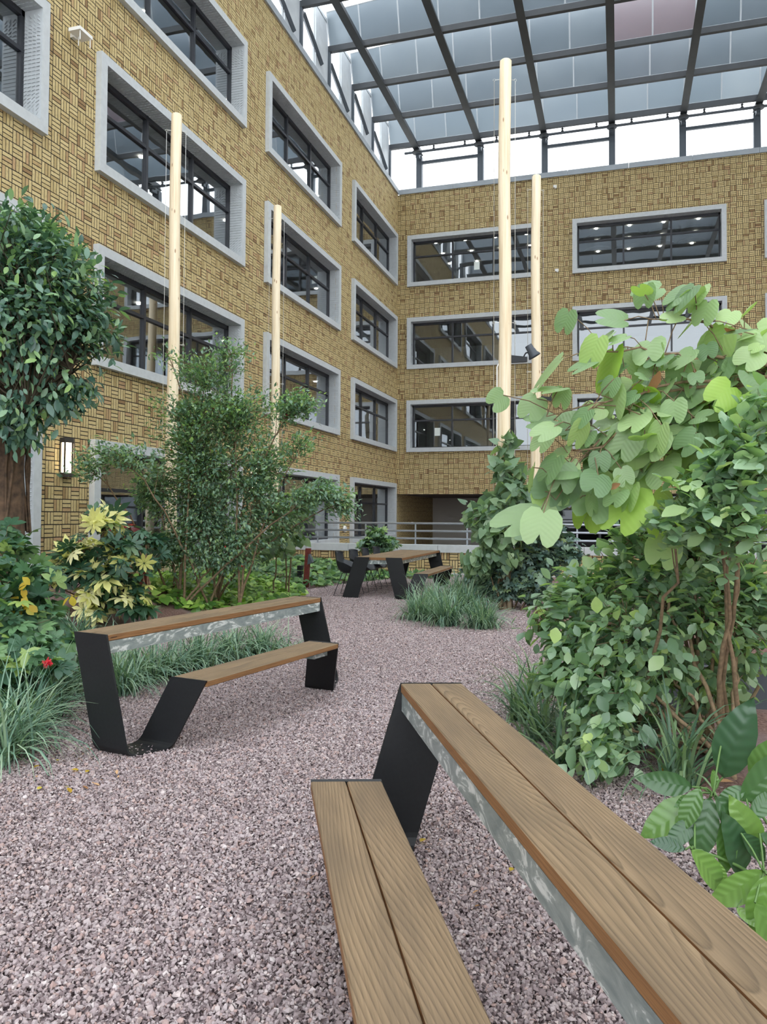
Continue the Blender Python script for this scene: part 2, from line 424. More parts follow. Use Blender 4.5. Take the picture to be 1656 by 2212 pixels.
L_bau = leaf_material('bauhinia_leaf', [(0.0, S(108, 138, 98)), (0.3, S(136, 164, 118)), (0.65, S(164, 188, 138)), (0.88, S(164, 192, 118)), (1.0, S(166, 202, 84))], 0.42, 0.3, tcol=(1.3, 1.5, 0.45, 1), veins=True)
L_dead = leaf_material('dried_leaf', [(0.0, S(150, 108, 70)), (1.0, S(206, 166, 124))], 0.8, 0.2, tcol=(1.2, 1, .8, 1))
L_right = leaf_material('rounded_shrub_leaf', [(0.0, S(102, 132, 106)), (0.4, S(132, 162, 132)), (0.75, S(160, 186, 156)), (0.95, S(168, 192, 138)), (1.0, S(184, 206, 128))], 0.26, 0.32, spec=0.6)
L_big = leaf_material('large_glossy_leaf', [(0.0, S(62, 94, 70)), (0.35, S(82, 118, 72)), (0.7, S(112, 150, 76)), (1.0, S(136, 172, 92))], 0.24, 0.26, veins=0.0022, spec=0.7)
L_grass = leaf_material('lily_turf_blade', [(0.0, S(80, 112, 98)), (0.5, S(118, 150, 130)), (1.0, S(162, 184, 156))], 0.38, 0.2)
L_grassR = leaf_material('lily_turf_blade_dark', [(0.0, S(70, 100, 80)), (0.5, S(104, 134, 106)), (1.0, S(142, 168, 124))], 0.4, 0.2)
L_red = leaf_material('red_ti_leaf', [(0.0, S(62, 22, 26)), (0.6, S(104, 32, 40)), (1.0, S(170, 60, 60))], 0.4, 0.25, tcol=(1.5, .6, .6, 1))

# ------------------------------------------------------------------ floor
floor = MB().quad((-9, -9, -0.012), (31, -9, -0.012), (31, 46, -0.012), (-9, 46, -0.012)).build('floor', M_ground)
tag(floor, 'purple grey gravel ground of the courtyard garden', 'gravel', kind='structure')

def gravel_tile(seed, n=7600):
    r = np.random.default_rng(seed)
    base = np.array([(1, 0, -.2), (0, 1, -.2), (-1, 0, -.2), (0, -1, -.2), (.55, .5, .62), (-.5, .55, .55), (-.45, -.55, .66), (.5, -.5, .5)], float)
    T = np.array([(0, 1, 4), (1, 5, 4), (1, 2, 5), (2, 6, 5), (2, 3, 6), (3, 7, 6), (3, 0, 7), (0, 4, 7), (4, 5, 6), (4, 6, 7)])
    g = int(math.sqrt(n)); n = g * g
    ij = np.stack(np.meshgrid(np.arange(g), np.arange(g)), -1).reshape(-1, 2)
    pos = (ij + .5 + (r.random((n, 2)) - .5) * 1.3) / g - .5
    sz = 0.0078 * np.exp(r.normal(0, .28, n))
    q = norm(r.normal(size=(n, 4)) * [1.0, .55, .55, 1.0])
    w, x, y, z = q.T
    R = np.stack([1 - 2 * (y * y + z * z), 2 * (x * y - w * z), 2 * (x * z + w * y), 2 * (x * y + w * z), 1 - 2 * (x * x + z * z), 2 * (y * z - w * x), 2 * (x * z - w * y), 2 * (y * z + w * x), 1 - 2 * (x * x + y * y)], -1).reshape(n, 3, 3)
    V = base[None] + r.normal(0, .16, (n, 8, 3))
    V = np.einsum('nij,nvj->nvi', R, V * sz[:, None, None])
    V[:, :, :2] += pos[:, None]; V[:, :, 2] += (r.random(n) * .009 - .002)[:, None]
    F = (T[None] + (np.arange(n) * 8)[:, None, None]).reshape(-1, 3)
    return np_mesh('gravel_patch', V.reshape(-1, 3), F, M_gravel, np.repeat(r.random(n), 8))
tiles = [gravel_tile(1), gravel_tile(2)]
k = 0
for ix in range(-1, 14):
    for iy in range(0, 20):
        c = (ix + .5, iy + .5, 0.0)
        d = np.array(c) - CAM; w = d @ FWD
        if w < -.2: continue
        if w > 1.6:
            u, v, _ = pix(c); mrg = 1.1 * FPX / w
            if u < -mrg or u > 1656 + mrg: continue
        elif abs(d @ RGT) > 2.2: continue
        o = link('gravel_patch', tiles[k % 2], floor); o['kind'] = 'stuff'
        o.location = c; o.rotation_euler = (0, 0, (random.randrange(4)) * math.pi / 2); k += 1

# ------------------------------------------------------------------ walls of ochre basket-weave brick
FW, FD = 0.18, 0.12                        # width and projection of the concrete window surrounds
ROWS = [13.655, 10.055, 6.455, 2.855]      # tops of the surrounds
WH = 2.235
def ML(u, n, z): return (n, u, z)          # left wall: u runs along y, n out of the wall
YB = 32.44
def MBK(u, n, z): return (u, YB - n, z)    # back wall
XR = 23.0
def MR(u, n, z): return (XR - n, u, z)     # wall opposite, on the right
LCOLS = [(4.86, 10.68), (12.04, 17.87), (19.20, 25.04), (26.42, 32.19)]
BCOLS = [(0.335, 5.97), (7.326, 13.148), (14.49, 20.31)]
HL = [(a, b, t - (2.36 if i == 3 else WH), t) for a, b in LCOLS for i, t in enumerate(ROWS)]
HB = [(a, b, t - WH, t) for a, b in BCOLS for t in ROWS[:3]]

def slab(name, M, u0, u1, z0, z1, n0, n1, holes, mat_, shrink=0.1):
    us = sorted({u0, u1} | {x for h in holes for x in (h[0] + shrink, h[1] - shrink) if u0 < x < u1})
    zs = sorted({z0, z1} | {x for h in holes for x in (h[2] + shrink, h[3] - shrink) if z0 < x < z1})
    mb = MB()
    for a, b in zip(us, us[1:]):
        for c, d in zip(zs, zs[1:]):
            mu, mz = (a + b) / 2, (c + d) / 2
            if any(h[0] < mu < h[1] and h[2] < mz < h[3] for h in holes): continue
            mb.box(a, b, n0, n1, c, d, M)
    return mb.build(name, mat_)

BS = 0.218
def brickwork(wall, M, u0, u1, z0, z1, holes, nparts, nface=-FD, vis=None, off=(0, 0)):
    """basket weave of three bricks a block, every brick a solid of its own"""
    i0, i1 = math.floor((u0 - off[0]) / BS), math.ceil((u1 - off[0]) / BS)
    j0, j1 = math.floor((z0 - off[1]) / BS), math.ceil((z1 - off[1]) / BS)
    I, J, K = np.meshgrid(np.arange(i0, i1), np.arange(j0, j1), np.arange(3), indexing='ij')
    I, J, K = I.ravel(), J.ravel(), K.ravel()
    vert = ((I + J) % 2 == 0)
    o3 = (K - 1) * BS / 3
    U = off[0] + (I + .5) * BS + np.where(vert, o3, 0); Zc = off[1] + (J + .5) * BS + np.where(vert, 0, o3)
    a, b = (BS - .015) / 2, (BS / 3 - .015) / 2
    hu = np.where(vert, b, a); hz = np.where(vert, a, b)
    lo_u = np.maximum(U - hu, u0); hi_u = np.minimum(U + hu, u1); lo_z = np.maximum(Zc - hz, z0); hi_z = np.minimum(Zc + hz, z1)
    full = (lo_u <= U - hu + 1e-6) & (hi_u >= U + hu - 1e-6) & (lo_z <= Zc - hz + 1e-6) & (hi_z >= Zc + hz - 1e-6)
    ok = (hi_u - lo_u > .01) & (hi_z - lo_z > .01)
    for h in holes: ok &= ~((U > h[0] + .1) & (U < h[1] - .1) & (Zc > h[2] + .1) & (Zc < h[3] - .1))
    idx = np.where(ok)[0]
    U, Zc, vert, full = ((lo_u + hi_u) / 2)[idx], ((lo_z + hi_z) / 2)[idx], vert[idx], full[idx]
    hu, hz = ((hi_u - lo_u) / 2)[idx], ((hi_z - lo_z) / 2)[idx]
    N = len(idx); jit = np.clip(RNG.normal(0, .0012, N), -.0022, .0030)
    P = np.array([M(u, nface, z) for u, z in zip(U, Zc)])
    d = P - CAM; w = d @ FWD
    pu = 828 + FPX * (d @ RGT) / w; pv = PPY - FPX * (d @ UPV) / w
    score = np.where(full & (pu > 5) & (pu < 1650) & (pv > 5) & (pv < 2200), w, 1e9)
    for h in holes: score = np.where((U > h[0] - .1) & (U < h[1] + .1) & (Zc > h[2] - .1) & (Zc < h[3] + .1), 1e9, score)
    if vis is not None: score = np.where(vis(pu, pv), score, 1e9)
    order = np.argsort(score); part = np.zeros(N, bool); part[order[:nparts]] = True; part &= score < 1e8
    D = .03
    def proto(su, sz):
        p = [(-su, -D, -sz), (su, -D, -sz), (su, -D, sz), (-su, -D, sz), (-su * .985, 0, -sz * .98), (su * .985, 0, -sz * .98), (su * .985, 0, sz * .98), (-su * .985, 0, sz * .98)]
        return p
    faces = [(4, 5, 6, 7), (0, 1, 5, 4), (1, 2, 6, 5), (2, 3, 7, 6), (3, 0, 4, 7)]
    o0 = np.array(M(0, 0, 0)); lin = lambda q: np.array(M(*q)) - o0
    meshes = {}
    for vv, (su, sz) in ((True, (b, a)), (False, (a, b))):
        me = bpy.data.meshes.new('brick'); me.from_pydata([tuple(lin(q)) for q in proto(su, sz)], [], faces); me.materials.append(M_brick); me.update(); meshes[vv] = me
    for i in np.where(part)[0]:
        o = link('brick', meshes[bool(vert[i])], wall); o.location = M(U[i], nface + jit[i], Zc[i])
    rest = np.where(~part)[0]; n = len(rest)
    if n == 0: return
    ux = np.array([-1, 1, 1, -1, -.985, .985, .985, -.985]); zx = np.array([-1, -1, 1, 1, -.98, -.98, .98, .98]); nx = np.array([-D, -D, -D, -D, 0, 0, 0, 0])
    q = np.stack([U[rest, None] + hu[rest, None] * ux, nface + jit[rest, None] + nx[None] + 0 * hu[rest, None], Zc[rest, None] + hz[rest, None] * zx], -1).reshape(-1, 3)
    B = np.stack([lin((1, 0, 0)), lin((0, 1, 0)), lin((0, 0, 1))], 0)
    V = q @ B + o0
    F = (np.array(faces)[None] + (np.arange(n) * 8)[:, None, None]).reshape(-1, 4)
    o = link('brickwork', np_mesh('brickwork', V, F, M_brick, np.repeat(RNG.random(n), 8)), wall); o['kind'] = 'stuff'

WTOP = 15.53
wall_left = slab('wall_left', ML, -8, 32.75, -0.1, WTOP, -.30, -FD - .005, HL, M_mortar)
tag(wall_left, 'long ochre basket weave brick facade on the left', 'wall', kind='structure')
vis_left = lambda u, v: (u > 100) & ~((u < 250) & (v > 440) & (v < 960)) & ~((u > 100) & (v > 1000)) & (v < 1190)
brickwork(wall_left, ML, 2.0, 32.56, 0.0, WTOP, HL, 300, vis=vis_left)
wall_back = slab('wall_back', MBK, -.30, 23.2, 2.39, WTOP, -.30, -FD - .005, HB, M_mortar)
tag(wall_back, 'ochre basket weave brick end facade across the courtyard', 'wall', kind='structure')
vis_back = lambda u, v: (u > 1170) & (v < 640) & (v > 345)
brickwork(wall_back, MBK, -.12, 18.0, 2.39, WTOP, HB, 300, vis=vis_back)
o = MB().quad((18.0, YB + FD, 2.39), (23.2, YB + FD, 2.39), (23.2, YB + FD, WTOP), (18.0, YB + FD, WTOP)).build('brick_return', M_weave, wall_back)
wall_right = slab('wall_right', MR, -8, 32.6, -0.1, WTOP, -.4, -FD, [(a, b, t - WH, t) for a, b in LCOLS for t in ROWS], M_weave)
tag(wall_right, 'opposite brick facade seen only in the window reflections', 'wall', kind='structure')

# passage below the back facade
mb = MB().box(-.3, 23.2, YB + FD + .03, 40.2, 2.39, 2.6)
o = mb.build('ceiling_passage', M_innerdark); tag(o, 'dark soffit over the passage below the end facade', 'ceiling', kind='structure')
mb = MB().quad((-.12, 32.56, -.1), (-.12, 40, -.1), (-.12, 40, 2.39), (-.12, 32.56, 2.39)).quad((-.12, 40, -.1), (23, 40, -.1), (23, 40, 2.39), (-.12, 40, 2.39))
o = mb.build('wall_passage', M_weave); tag(o, 'shaded brick side wall of the passage', 'wall', kind='structure')
g = empty('window_passage', (0, 0, 0)); tag(g, 'dark glazed shopfront below the end facade', 'window', kind='structure')
xx = 6.0
while xx < 22:
    MB().box(xx, xx + 2.3, 34.30, 34.32, 0, 2.38).build('pane', M_glassdark, g)
    MB().box(xx + 2.3, xx + 2.4, 34.22, 34.36, 0, 2.38).build('mullion', M_sash, g)
    xx += 2.4
MB().box(5.9, 22, 34.22, 34.36, 1.75, 1.85).build('transom', M_sash, g)

# ------------------------------------------------------------------ windows
def relief(M, u0, u1, z0, z1):
    """short raised strokes cast into the reveals"""
    mb = MB(); rows = 26
    for r_ in range(rows):
        z = z0 + FW + .12 + (z1 - z0 - 2 * FW - .24) * r_ / (rows - 1)
        for kx in range(4):
            n = -.07 - .085 * kx
            t = (r_ / (rows - 1) - .5) * 2; ang = (abs(t) ** 2.5) * 1.25 * (1 if (kx % 2) else .7) * (1 if t < 0 else -1)
            dx, dz = .034 * math.cos(ang), .034 * math.sin(ang)
            for uu, sg in ((u1 - FW, -1), (u0 + FW, 1)):
                p = [(uu - sg * .004, n - dx, z - dz - .005), (uu + sg * .016, n - dx, z - dz - .007), (uu + sg * .016, n + dx, z + dz - .005), (uu - sg * .004, n + dx, z + dz - .005),
                     (uu - sg * .004, n - dx, z - dz + .006), (uu + sg * .003, n - dx, z - dz + .006), (uu + sg * .003, n + dx, z + dz + .006), (uu - sg * .004, n + dx, z + dz + .006)]
                mb.hexa([M(*q) for q in p])
    cols = int((u1 - u0) / .09)
    for c in range(cols):
        u = u0 + FW + .1 + (u1 - u0 - 2 * FW - .2) * c / (cols - 1)
        for kx in range(4):
            n = -.07 - .085 * kx
            mb.box(u - .006, u + .006, n - .03, n + .03, z1 - FW - .010, z1 - FW + .004, M)
    return mb
WN = [0]
def window(M, h, label, detail=True, thirds=True):
    u0, u1, z0, z1 = h; WN[0] += 1
    root = empty('window_%d' % WN[0], M((u0 + u1) / 2, 0, z0)); tag(root, label, 'window', kind='structure')
    off = np.array(root.location)
    mb = MB()
    mb.box(u0, u1, -.46, 0, z1 - FW, z1, M); mb.box(u0, u1, -.46, 0, z0, z0 + FW, M)
    mb.box(u0, u0 + FW, -.46, 0, z0 + FW, z1 - FW, M); mb.box(u1 - FW, u1, -.46, 0, z0 + FW, z1 - FW, M)
    mb.build('concrete_surround', M_concrete, root, off=off)
    a0, a1, c0, c1 = u0 + FW, u1 - FW, z0 + FW, z1 - FW
    if not detail:
        MB().box(a0, a1, -.42, -.40, c0, c1, M).build('pane', M_glass, root, off=off); return root
    relief(M, u0, u1, z0, z1).build('relief_pattern', M_concrete, root, kind='stuff', off=off)
    fw = .07
    sash = MB().box(a0, a1, -.45, -.36, c1 - fw * 1.4, c1, M).box(a0, a1, -.45, -.36, c0, c0 + fw * .8, M).box(a0, a0 + fw, -.45, -.36, c0, c1, M).box(a1 - fw, a1, -.45, -.36, c0, c1, M).build('sash_frame', M_sash, root, off=off)
    us = [a0 + fw, a0 + (a1 - a0) / 3, a0 + (a1 - a0) * 2 / 3, a1 - fw]
    zt = c1 - (c1 - c0) * .36
    for u in us[1:3]: MB().box(u - .034, u + .034, -.44, -.35, c0, c1, M).build('mullion', M_sash, sash, off=off)
    MB().box(a0, a1, -.44, -.355, zt - .034, zt + .034, M).build('transom', M_sash, sash, off=off)
    for q in range(3):
        for zz0, zz1 in ((c0 + .05, zt), (zt, c1 - .05)):
            MB().box(us[q], us[q + 1], -.412, -.404, zz0, zz1, M).build('pane', M_glass, sash, off=off)
    return root
colname = ['at the near end', 'behind the first pole', 'behind the second pole', 'next to the corner']
rowname = ['top storey window', 'second storey from top window', 'third storey from top window', 'ground floor window']
for ci, (a, b) in enumerate(LCOLS):
    for ri, t in enumerate(ROWS):
        window(ML, (a, b, t - (2.36 if ri == 3 else WH), t), 'concrete framed %s of the left facade, %s' % (rowname[ri], colname[ci]))
bname = ['beside the corner', 'right of the poles', 'at the right edge']
for ci, (a, b) in enumerate(BCOLS):
    for ri, t in enumerate(ROWS[:3]):
        window(MBK, (a, b, t - WH, t), 'concrete framed %s of the end facade, %s' % (rowname[ri], bname[ci]))
for ci, (a, b) in enumerate(LCOLS):
    for ri, t in enumerate(ROWS):
        window(MR, (a, b, t - WH, t), 'window of the opposite facade, storey %d bay %d' % (4 - ri, ci + 1), detail=False)

# rooms behind the windows
def rooms(name, M, u0, u1, label, rows):
    g = empty(name, M((u0 + u1) / 2, -3, 0)); tag(g, label, 'room', kind='structure'); off = np.array(g.location)
    for ri, t in enumerate(rows):
        MB().box(u0, u1, -7, -.47, t + .16, t + .9, M).build('ceiling_slab', M_inner, g, off=off)
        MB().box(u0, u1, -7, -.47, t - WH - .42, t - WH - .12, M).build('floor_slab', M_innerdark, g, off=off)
    MB().box(u0, u1, -7.2, -7, 0, WTOP - .4, M).build('rear_partition', M_inner, g, off=off)
    for ue in (u0, u1): MB().box(ue - .1, ue + .1, -7, -.47, 0, WTOP - .4, M).build('end_partition', M_inner, g, off=off)
rooms('rooms_left', ML, -6.0, 46, 'plain office rooms behind the left facade windows', ROWS)
rooms('rooms_back', MBK, -.40, 32, 'plain office rooms behind the end facade windows', ROWS[:3])
dl = MB().lathe([(.062, 0), (.062, .03), (.05, .035)], n=12).mesh('downlight', M_downlight)
def downlight(p, label, grp):
    o = link('downlight', dl); o.location = p; tag(o, label, 'ceiling light', grp)
for ri in (0, 1, 2):
    for ci, (a, b) in enumerate(LCOLS):
        if ci == 0 and ri == 0: continue
        for kx in range(2):
            downlight(ML(a + 1.3 + 2.9 * kx, -2.0, ROWS[ri] + .125), 'downlight inside the left facade %s, %s' % (rowname[ri], colname[ci]), 'downlights behind the left windows')
for ri in (0, 1):
    for ci, (a, b) in enumerate(BCOLS[:2]):
        for kx in range(4):
            for kn in range(3 if ri == 0 else 1):
                downlight(MBK(a + .9 + 1.35 * kx, -1.6 - 1.5 * kn, ROWS[ri] + (.07 if ri == 0 and ci == 1 else .125)), 'downlight inside the end facade %s, %s' % (rowname[ri], bname[ci]), 'downlights behind the end windows')
raft = MB().lathe([(.62, 0), (.62, .05)], n=24).mesh('ceiling_raft', M_inner)
for kx in range(4):
    for kn in range(3):
        o = link('ceiling_raft', raft); o.location = MBK(BCOLS[1][0] + .9 + 1.35 * kx, -1.6 - 1.5 * kn, ROWS[0] + .155 - .05)
        tag(o, 'round grey acoustic disc on the ceiling behind the top right window', 'ceiling panel', 'acoustic discs on the ceiling')

# coping on top of the walls
c = empty('trim_1', (0, 20, WTOP)); tag(c, 'grey metal coping along the top of the left facade', 'coping', kind='structure')
yy = -8.0
while yy < 32.4:
    MB().box(-.7, -.06, yy, min(yy + 2.39, 32.5), WTOP, WTOP + .21).build('coping_length', M_coping, c, off=(0, 20, WTOP)); yy += 2.4
c = empty('trim_2', (8, YB + .1, WTOP)); tag(c, 'grey metal coping along the top of the end facade', 'coping', kind='structure')
xx = -.06
while xx < 23:
    MB().box(xx, xx + 2.39, YB + .06, YB + .7, WTOP, WTOP + .21).build('coping_length', M_coping, c, off=(8, YB + .1, WTOP)); xx += 2.4

# ------------------------------------------------------------------ glazed saw-tooth roof
RZ = 17.3
BX = [0.79 + 2.70 * i for i in range(9)]
CY = [32.03 - 2.47 * j for j in range(14)]
roof = empty('ceiling', (8, 20, RZ)); tag(roof, 'saw tooth glass roof on dark steel beams over the courtyard', 'roof', kind='structure')
OFF = (8, 20, RZ)
for x in BX:
    MB().box(x - .07, x + .07, -2, 32.9, RZ + .02, RZ + .26).box(x - .13, x + .13, -2, 32.9, RZ, RZ + .03).build('beam', M_roofsteel, roof, off=OFF)
for j, y in enumerate(CY):
    for i in range(-1, len(BX) - 1):
        x0 = -.35 if i < 0 else BX[i]; x1 = BX[i + 1]
        MB().box(x0, x1, y - .07, y + .07, RZ + .04, RZ + .24).build('cross_beam', M_roofsteel, roof, off=OFF)
        if y < 12: continue
        hh = lambda x: 1.06 + .062 * (x - .8)
        nsub = 1 if i < 0 else 2
        for s_ in range(nsub):
            a = x0 + (x1 - x0) * s_ / nsub + .008; b = x0 + (x1 - x0) * (s_ + 1) / nsub - .008
            za = RZ + .26
            ya, yb_ = y + .02, y - .33
            p = [(a, ya, za), (b, ya, za), (b, ya + .03, za), (a, ya + .03, za), (a, yb_, za + hh(a)), (b, yb_, za + hh(b)), (b, yb_ + .03, za + hh(b)), (a, yb_ + .03, za + hh(a))]
            o = MB().hexa(p).build('roof_pane', M_roofglass, roof, off=OFF)
            if j == 2 and i == 3: o.color = (1.45, 1.08, 1.04, 1)
            fr = MB()
            fr.tube([(a, ya, za), (a, yb_, za + hh(a))], .018, 4).tube([(b, ya, za), (b, yb_, za + hh(b))], .018, 4).tube([(a, yb_, za + hh(a)), (b, yb_, za + hh(b))], .022, 4).tube([(a, ya - .02, za + .01), (b, ya - .02, za + .01)], .02, 4)
            fr.build('pane_frame', M_roofpanel, roof, off=OFF)
# posts of the clerestory on the end wall
cl = empty('window_clerestory_end', (8, 32.75, WTOP + .2)); tag(cl, 'clerestory posts and bars above the end facade', 'window', kind='structure'); O2 = (8, 32.75, WTOP + .2)
for i, x in enumerate(BX):
    MB().box(x - .125, x + .125, 32.65, 32.9, WTOP + .18, RZ - .1).box(x - .075, x + .075, 32.35, 32.9, RZ - .28, RZ).build('post', M_poststeel, cl, off=O2)
    MB().lathe([(.2, 0), (.23, .05), (.18, .1), (.1, .16)], c=(x, 32.3, RZ - .14), n=12).build('beam_shoe', M_roofsteel, cl, off=O2)
    if i % 2 == 0 and i + 1 < len(BX):
        MB().box(x + .1, BX[i + 1] - .1, 32.7, 32.8, RZ - .43, RZ - .31).build('glazing_bar', M_poststeel, cl, off=O2)
MB().tube([(.25, 32.25, RZ - .1), (22, 32.25, RZ - .1)], .055, 8).build('rail_pipe', M_poststeel, cl, off=O2)
for i in range(len(BX) - 1):
    for q in (.28, .78):
        x = BX[i] + 2.7 * q
        MB().lathe([(.06, 0), (.06, .04), (.03, .05), (.03, .1), (.05, .11), (.05, .15), (.02, .17)], c=(x, 32.25, RZ - .06), n=8).build('pipe_clamp', M_roofsteel, cl, off=O2)
# upstand on the left wall
ul = empty('window_clerestory_left', (-.3, 20, WTOP + .2)); tag(ul, 'clerestory of pale panels, posts and braces above the left facade', 'window', kind='structure'); O3 = (-.3, 20, WTOP + .2)
for j, y in enumerate(CY):
    if y < 6: continue
    MB().box(-.52, -.30, y - .06, y + .06, WTOP + .2, RZ + .25).build('post', M_poststeel, ul, off=O3)
    MB().box(-.44, -.38, y - 1.15, y - .06, WTOP + .2, RZ + 1.1).build('cladding_panel', M_roofpanel, ul, off=O3)
    MB().box(-.44, -.38, y - 1.32, y - 1.26, WTOP + .2, RZ + .9).build('mullion', M_roofpanel, ul, off=O3)
    if j % 2 == 0:
        MB().tube([(-.36, y - 2.35, WTOP + 1.5), (-.36, y - .55, WTOP + .75)], .085, 4).build('brace', M_poststeel, ul, off=O3)
    else:
        MB().tube([(-.36, y - 2.3, RZ), (-.36, y - .7, RZ - .75)], .085, 4).build('brace', M_poststeel, ul, off=O3)
    MB().box(-.44, -.38, y - 2.4, y - .98, WTOP + .62, WTOP + .70).build('glazing_bar', M_poststeel, ul, off=O3)
    MB().box(-.46, -.36, y - 2.4, y - .06, RZ + .98, RZ + 1.1).build('head_rail', M_roofpanel, ul, off=O3)

# ------------------------------------------------------------------ low brick wall with coping and railing
LY = 19.4
low = MB().box(-.1, 16.0, LY + .008, LY + .35, -.1, .56).build('wall_low', M_mortar); tag(low, 'low ochre brick garden wall below the railing', 'wall', kind='structure')
def MLW(u, n, z): return (u, LY - n, z)
brickwork(low, MLW, -.05, 16.0, .045, .56, [], 300, nface=0.0, off=(0, -.065))
c = empty('trim_3', (6, LY, .56)); tag(c, 'pale concrete coping slabs on the low brick wall', 'coping', kind='structure')
xx = -.08
while xx < 16:
    MB().box(xx, xx + 1.19, LY - .04, LY + .40, .56, .745).build('coping_slab', M_concrete, c, off=(6, LY, .56)); xx += 1.2
MB().box(-.1, 16, LY - .06, LY + .0, -.05, .045).build('plinth', M_concrete, c, off=(6, LY, .56))
rl = empty('railing', (6, LY + .25, .745)); tag(rl, 'galvanised three bar railing standing on the low garden wall', 'railing')
for z in (.90, 1.095, 1.29):
    MB().tube([(-.08, LY + .25, z), (16, LY + .25, z)], .026, 8).build('rail', M_rail, rl, True, off=(6, LY + .25, .745))
xx = -.02
while xx < 16:
    MB().box(xx - .02, xx + .02, LY + .24, LY + .26, .745, 1.29).box(xx - .06, xx + .06, LY + .19, LY + .31, .745, .755).build('post', M_rail, rl, off=(6, LY + .25, .745)); xx += 1.36

# ------------------------------------------------------------------ picnic tables
def strap(edges, th=.014, name='end_plate', root=None, skew=0.0, mat_=M_steel_black):
    """bent steel plate through a list of straight cross edges ((xl,yl,z),(xr,yr,z))"""
    E = [(np.array(a, float), np.array(b, float)) for a, b in edges]
    out = []
    for i, (a, b) in enumerate(E):                       # round the inner bends
        if 0 < i < len(E) - 1:
            r = .16
            pa, pb = E[i - 1]; na, nb = E[i + 1]
            l1 = np.linalg.norm((pa + pb) / 2 - (a + b) / 2); l2 = np.linalg.norm((na + nb) / 2 - (a + b) / 2)
            t1, t2 = min(.07 / l1, .4), min(.07 / l2, .4)
            for s in np.linspace(0, 1, 6):
                f = lambda p, q, n: (1 - s) ** 2 * (q + (p - q) * t1) + 2 * s * (1 - s) * q + s * s * (q + (n - q) * t2)
                out.append((f(pa, a, na), f(pb, b, nb)))
        else: out.append((a, b))
    mid = [(a + b) / 2 for a, b in out]; mb = MB(); V = []
    for i, (a, b) in enumerate(out):
        t = mid[min(i + 1, len(mid) - 1)] - mid[max(i - 1, 0)]
        n = np.cross(b - a, t); n /= np.linalg.norm(n) + 1e-9
        V.append([a + n * th / 2, b + n * th / 2, b - n * th / 2, a - n * th / 2])
    for i in range(len(V) - 1):
        p, q = V[i], V[i + 1]
        for k in range(4):
            mb.quad(p[k], p[(k + 1) % 4], q[(k + 1) % 4], q[k])
    mb.quad(*V[0]); mb.quad(*V[-1][::-1])
    mb.v = [(x + skew * y, y, z) for x, y, z in mb.v]
    return mb.build(name, mat_, root)
def plank(root, x0, x1, y0, y1, z0, z1, name, skew=0.0, bev=.004):
    prof = [(y0 + bev, z0), (y1 - bev, z0), (y1, z0 + bev), (y1, z1 - bev), (y1 - bev, z1), (y0 + bev, z1), (y0, z1 - bev), (y0, z0 + bev)]
    mb = MB(); n = len(prof)
    for x in (x0, x1):
        for y, z in prof: mb.v.append((x + skew * y, y, z))
    for k in range(n): mb.f.append((k, (k + 1) % n, n + (k + 1) % n, n + k))
    mb.f.append(tuple(range(n))[::-1]); mb.f.append(tuple(n + k for k in range(n)))
    return mb.build(name, M_wood, root)
def hopper(name, label, origin, ax, flip, L, tw, s0, s1, sy, strapN, strapF, skew=0.0, group=None, TZ=.74, SZ=.46):
    """table with one attached bench; local x along the table, y towards the bench"""
    root = empty(name, (origin[0], origin[1], 0), math.atan2(ax[1], ax[0])); tag(root, label, 'picnic table', group)
    s = -1 if flip else 1
    Y = lambda y: s * y
    sk = skew * s
    def pl(x0, x1, a, b, z0, z1, nm):
        ya, yb = sorted((Y(a), Y(b))); plank(root, x0, x1, ya, yb, z0, z1, nm, sk)
    h = tw / 2
    pl(.008, L - .008, -h, -.003, TZ - .042, TZ, 'table_plank'); pl(.008, L - .008, .003, h, TZ - .042, TZ, 'table_plank')
    pl(s0 + .008, s1 - .008, sy - h, sy - .003, SZ - .038, SZ, 'bench_plank'); pl(s0 + .008, s1 - .008, sy + .003, sy + h, SZ - .038, SZ, 'bench_plank')
    def skewbox(x0, x1, a, b, z0, z1, nm):
        ya, yb = sorted((Y(a), Y(b)))
        o = MB().box(x0, x1, ya, yb, z0, z1); o.v = [(x + sk * y, y, z) for x, y, z in o.v]; return o.build(nm, M_galv, root)
    skewbox(.012, L - .012, -h + .003, h - .003, TZ - .122, TZ - .043, 'galvanised_beam')
    skewbox(s0 + .012, s1 - .012, sy - .07, sy + .05, SZ - .062, SZ - .039, 'bench_beam')
    skewbox(s1 - .22, s1 - .02, sy - .07, sy + .05, SZ - .10, SZ - .062, 'bench_bracket')
    for st in (strapN, strapF):
        strap([((x, Y(yc - h), z), (x2, Y(yc + h), z)) for x, x2, yc, z in st], root=root, skew=sk)
    return root
L1 = hopper('picnic_table', 'picnic table with one bench standing left of the gravel path', (5.879, 4.257), (.178, .984), True, 2.57, .285, .265, 1.895, .585,
            [(0, 0, 0, .742), (-.015, -.015, .215, .006), (.245, .245, .325, .006), (.265, .265, .585, .462)],
            [(2.57, 2.57, 0, .742), (2.56, 2.56, .20, .006), (2.13, 2.13, .40, .006), (1.895, 1.895, .585, .462)], group='picnic tables with one bench')
hopper('picnic_table', 'picnic table with attached bench in the right foreground, cut by the picture edge', (8.291, 3.502), (.435, -.900), True, 2.57, .276, .478, 2.10, .435,
       [(0, 0, 0, .742), (.01, .01, .215, .006), (.30, .30, .28, .006), (.478, .478, .435, .462)],
       [(2.57, 2.57, 0, .742), (2.56, 2.56, .20, .006), (2.27, 2.27, .28, .006), (2.10, 2.10, .435, .462)], skew=-.125, group='picnic tables with one bench')
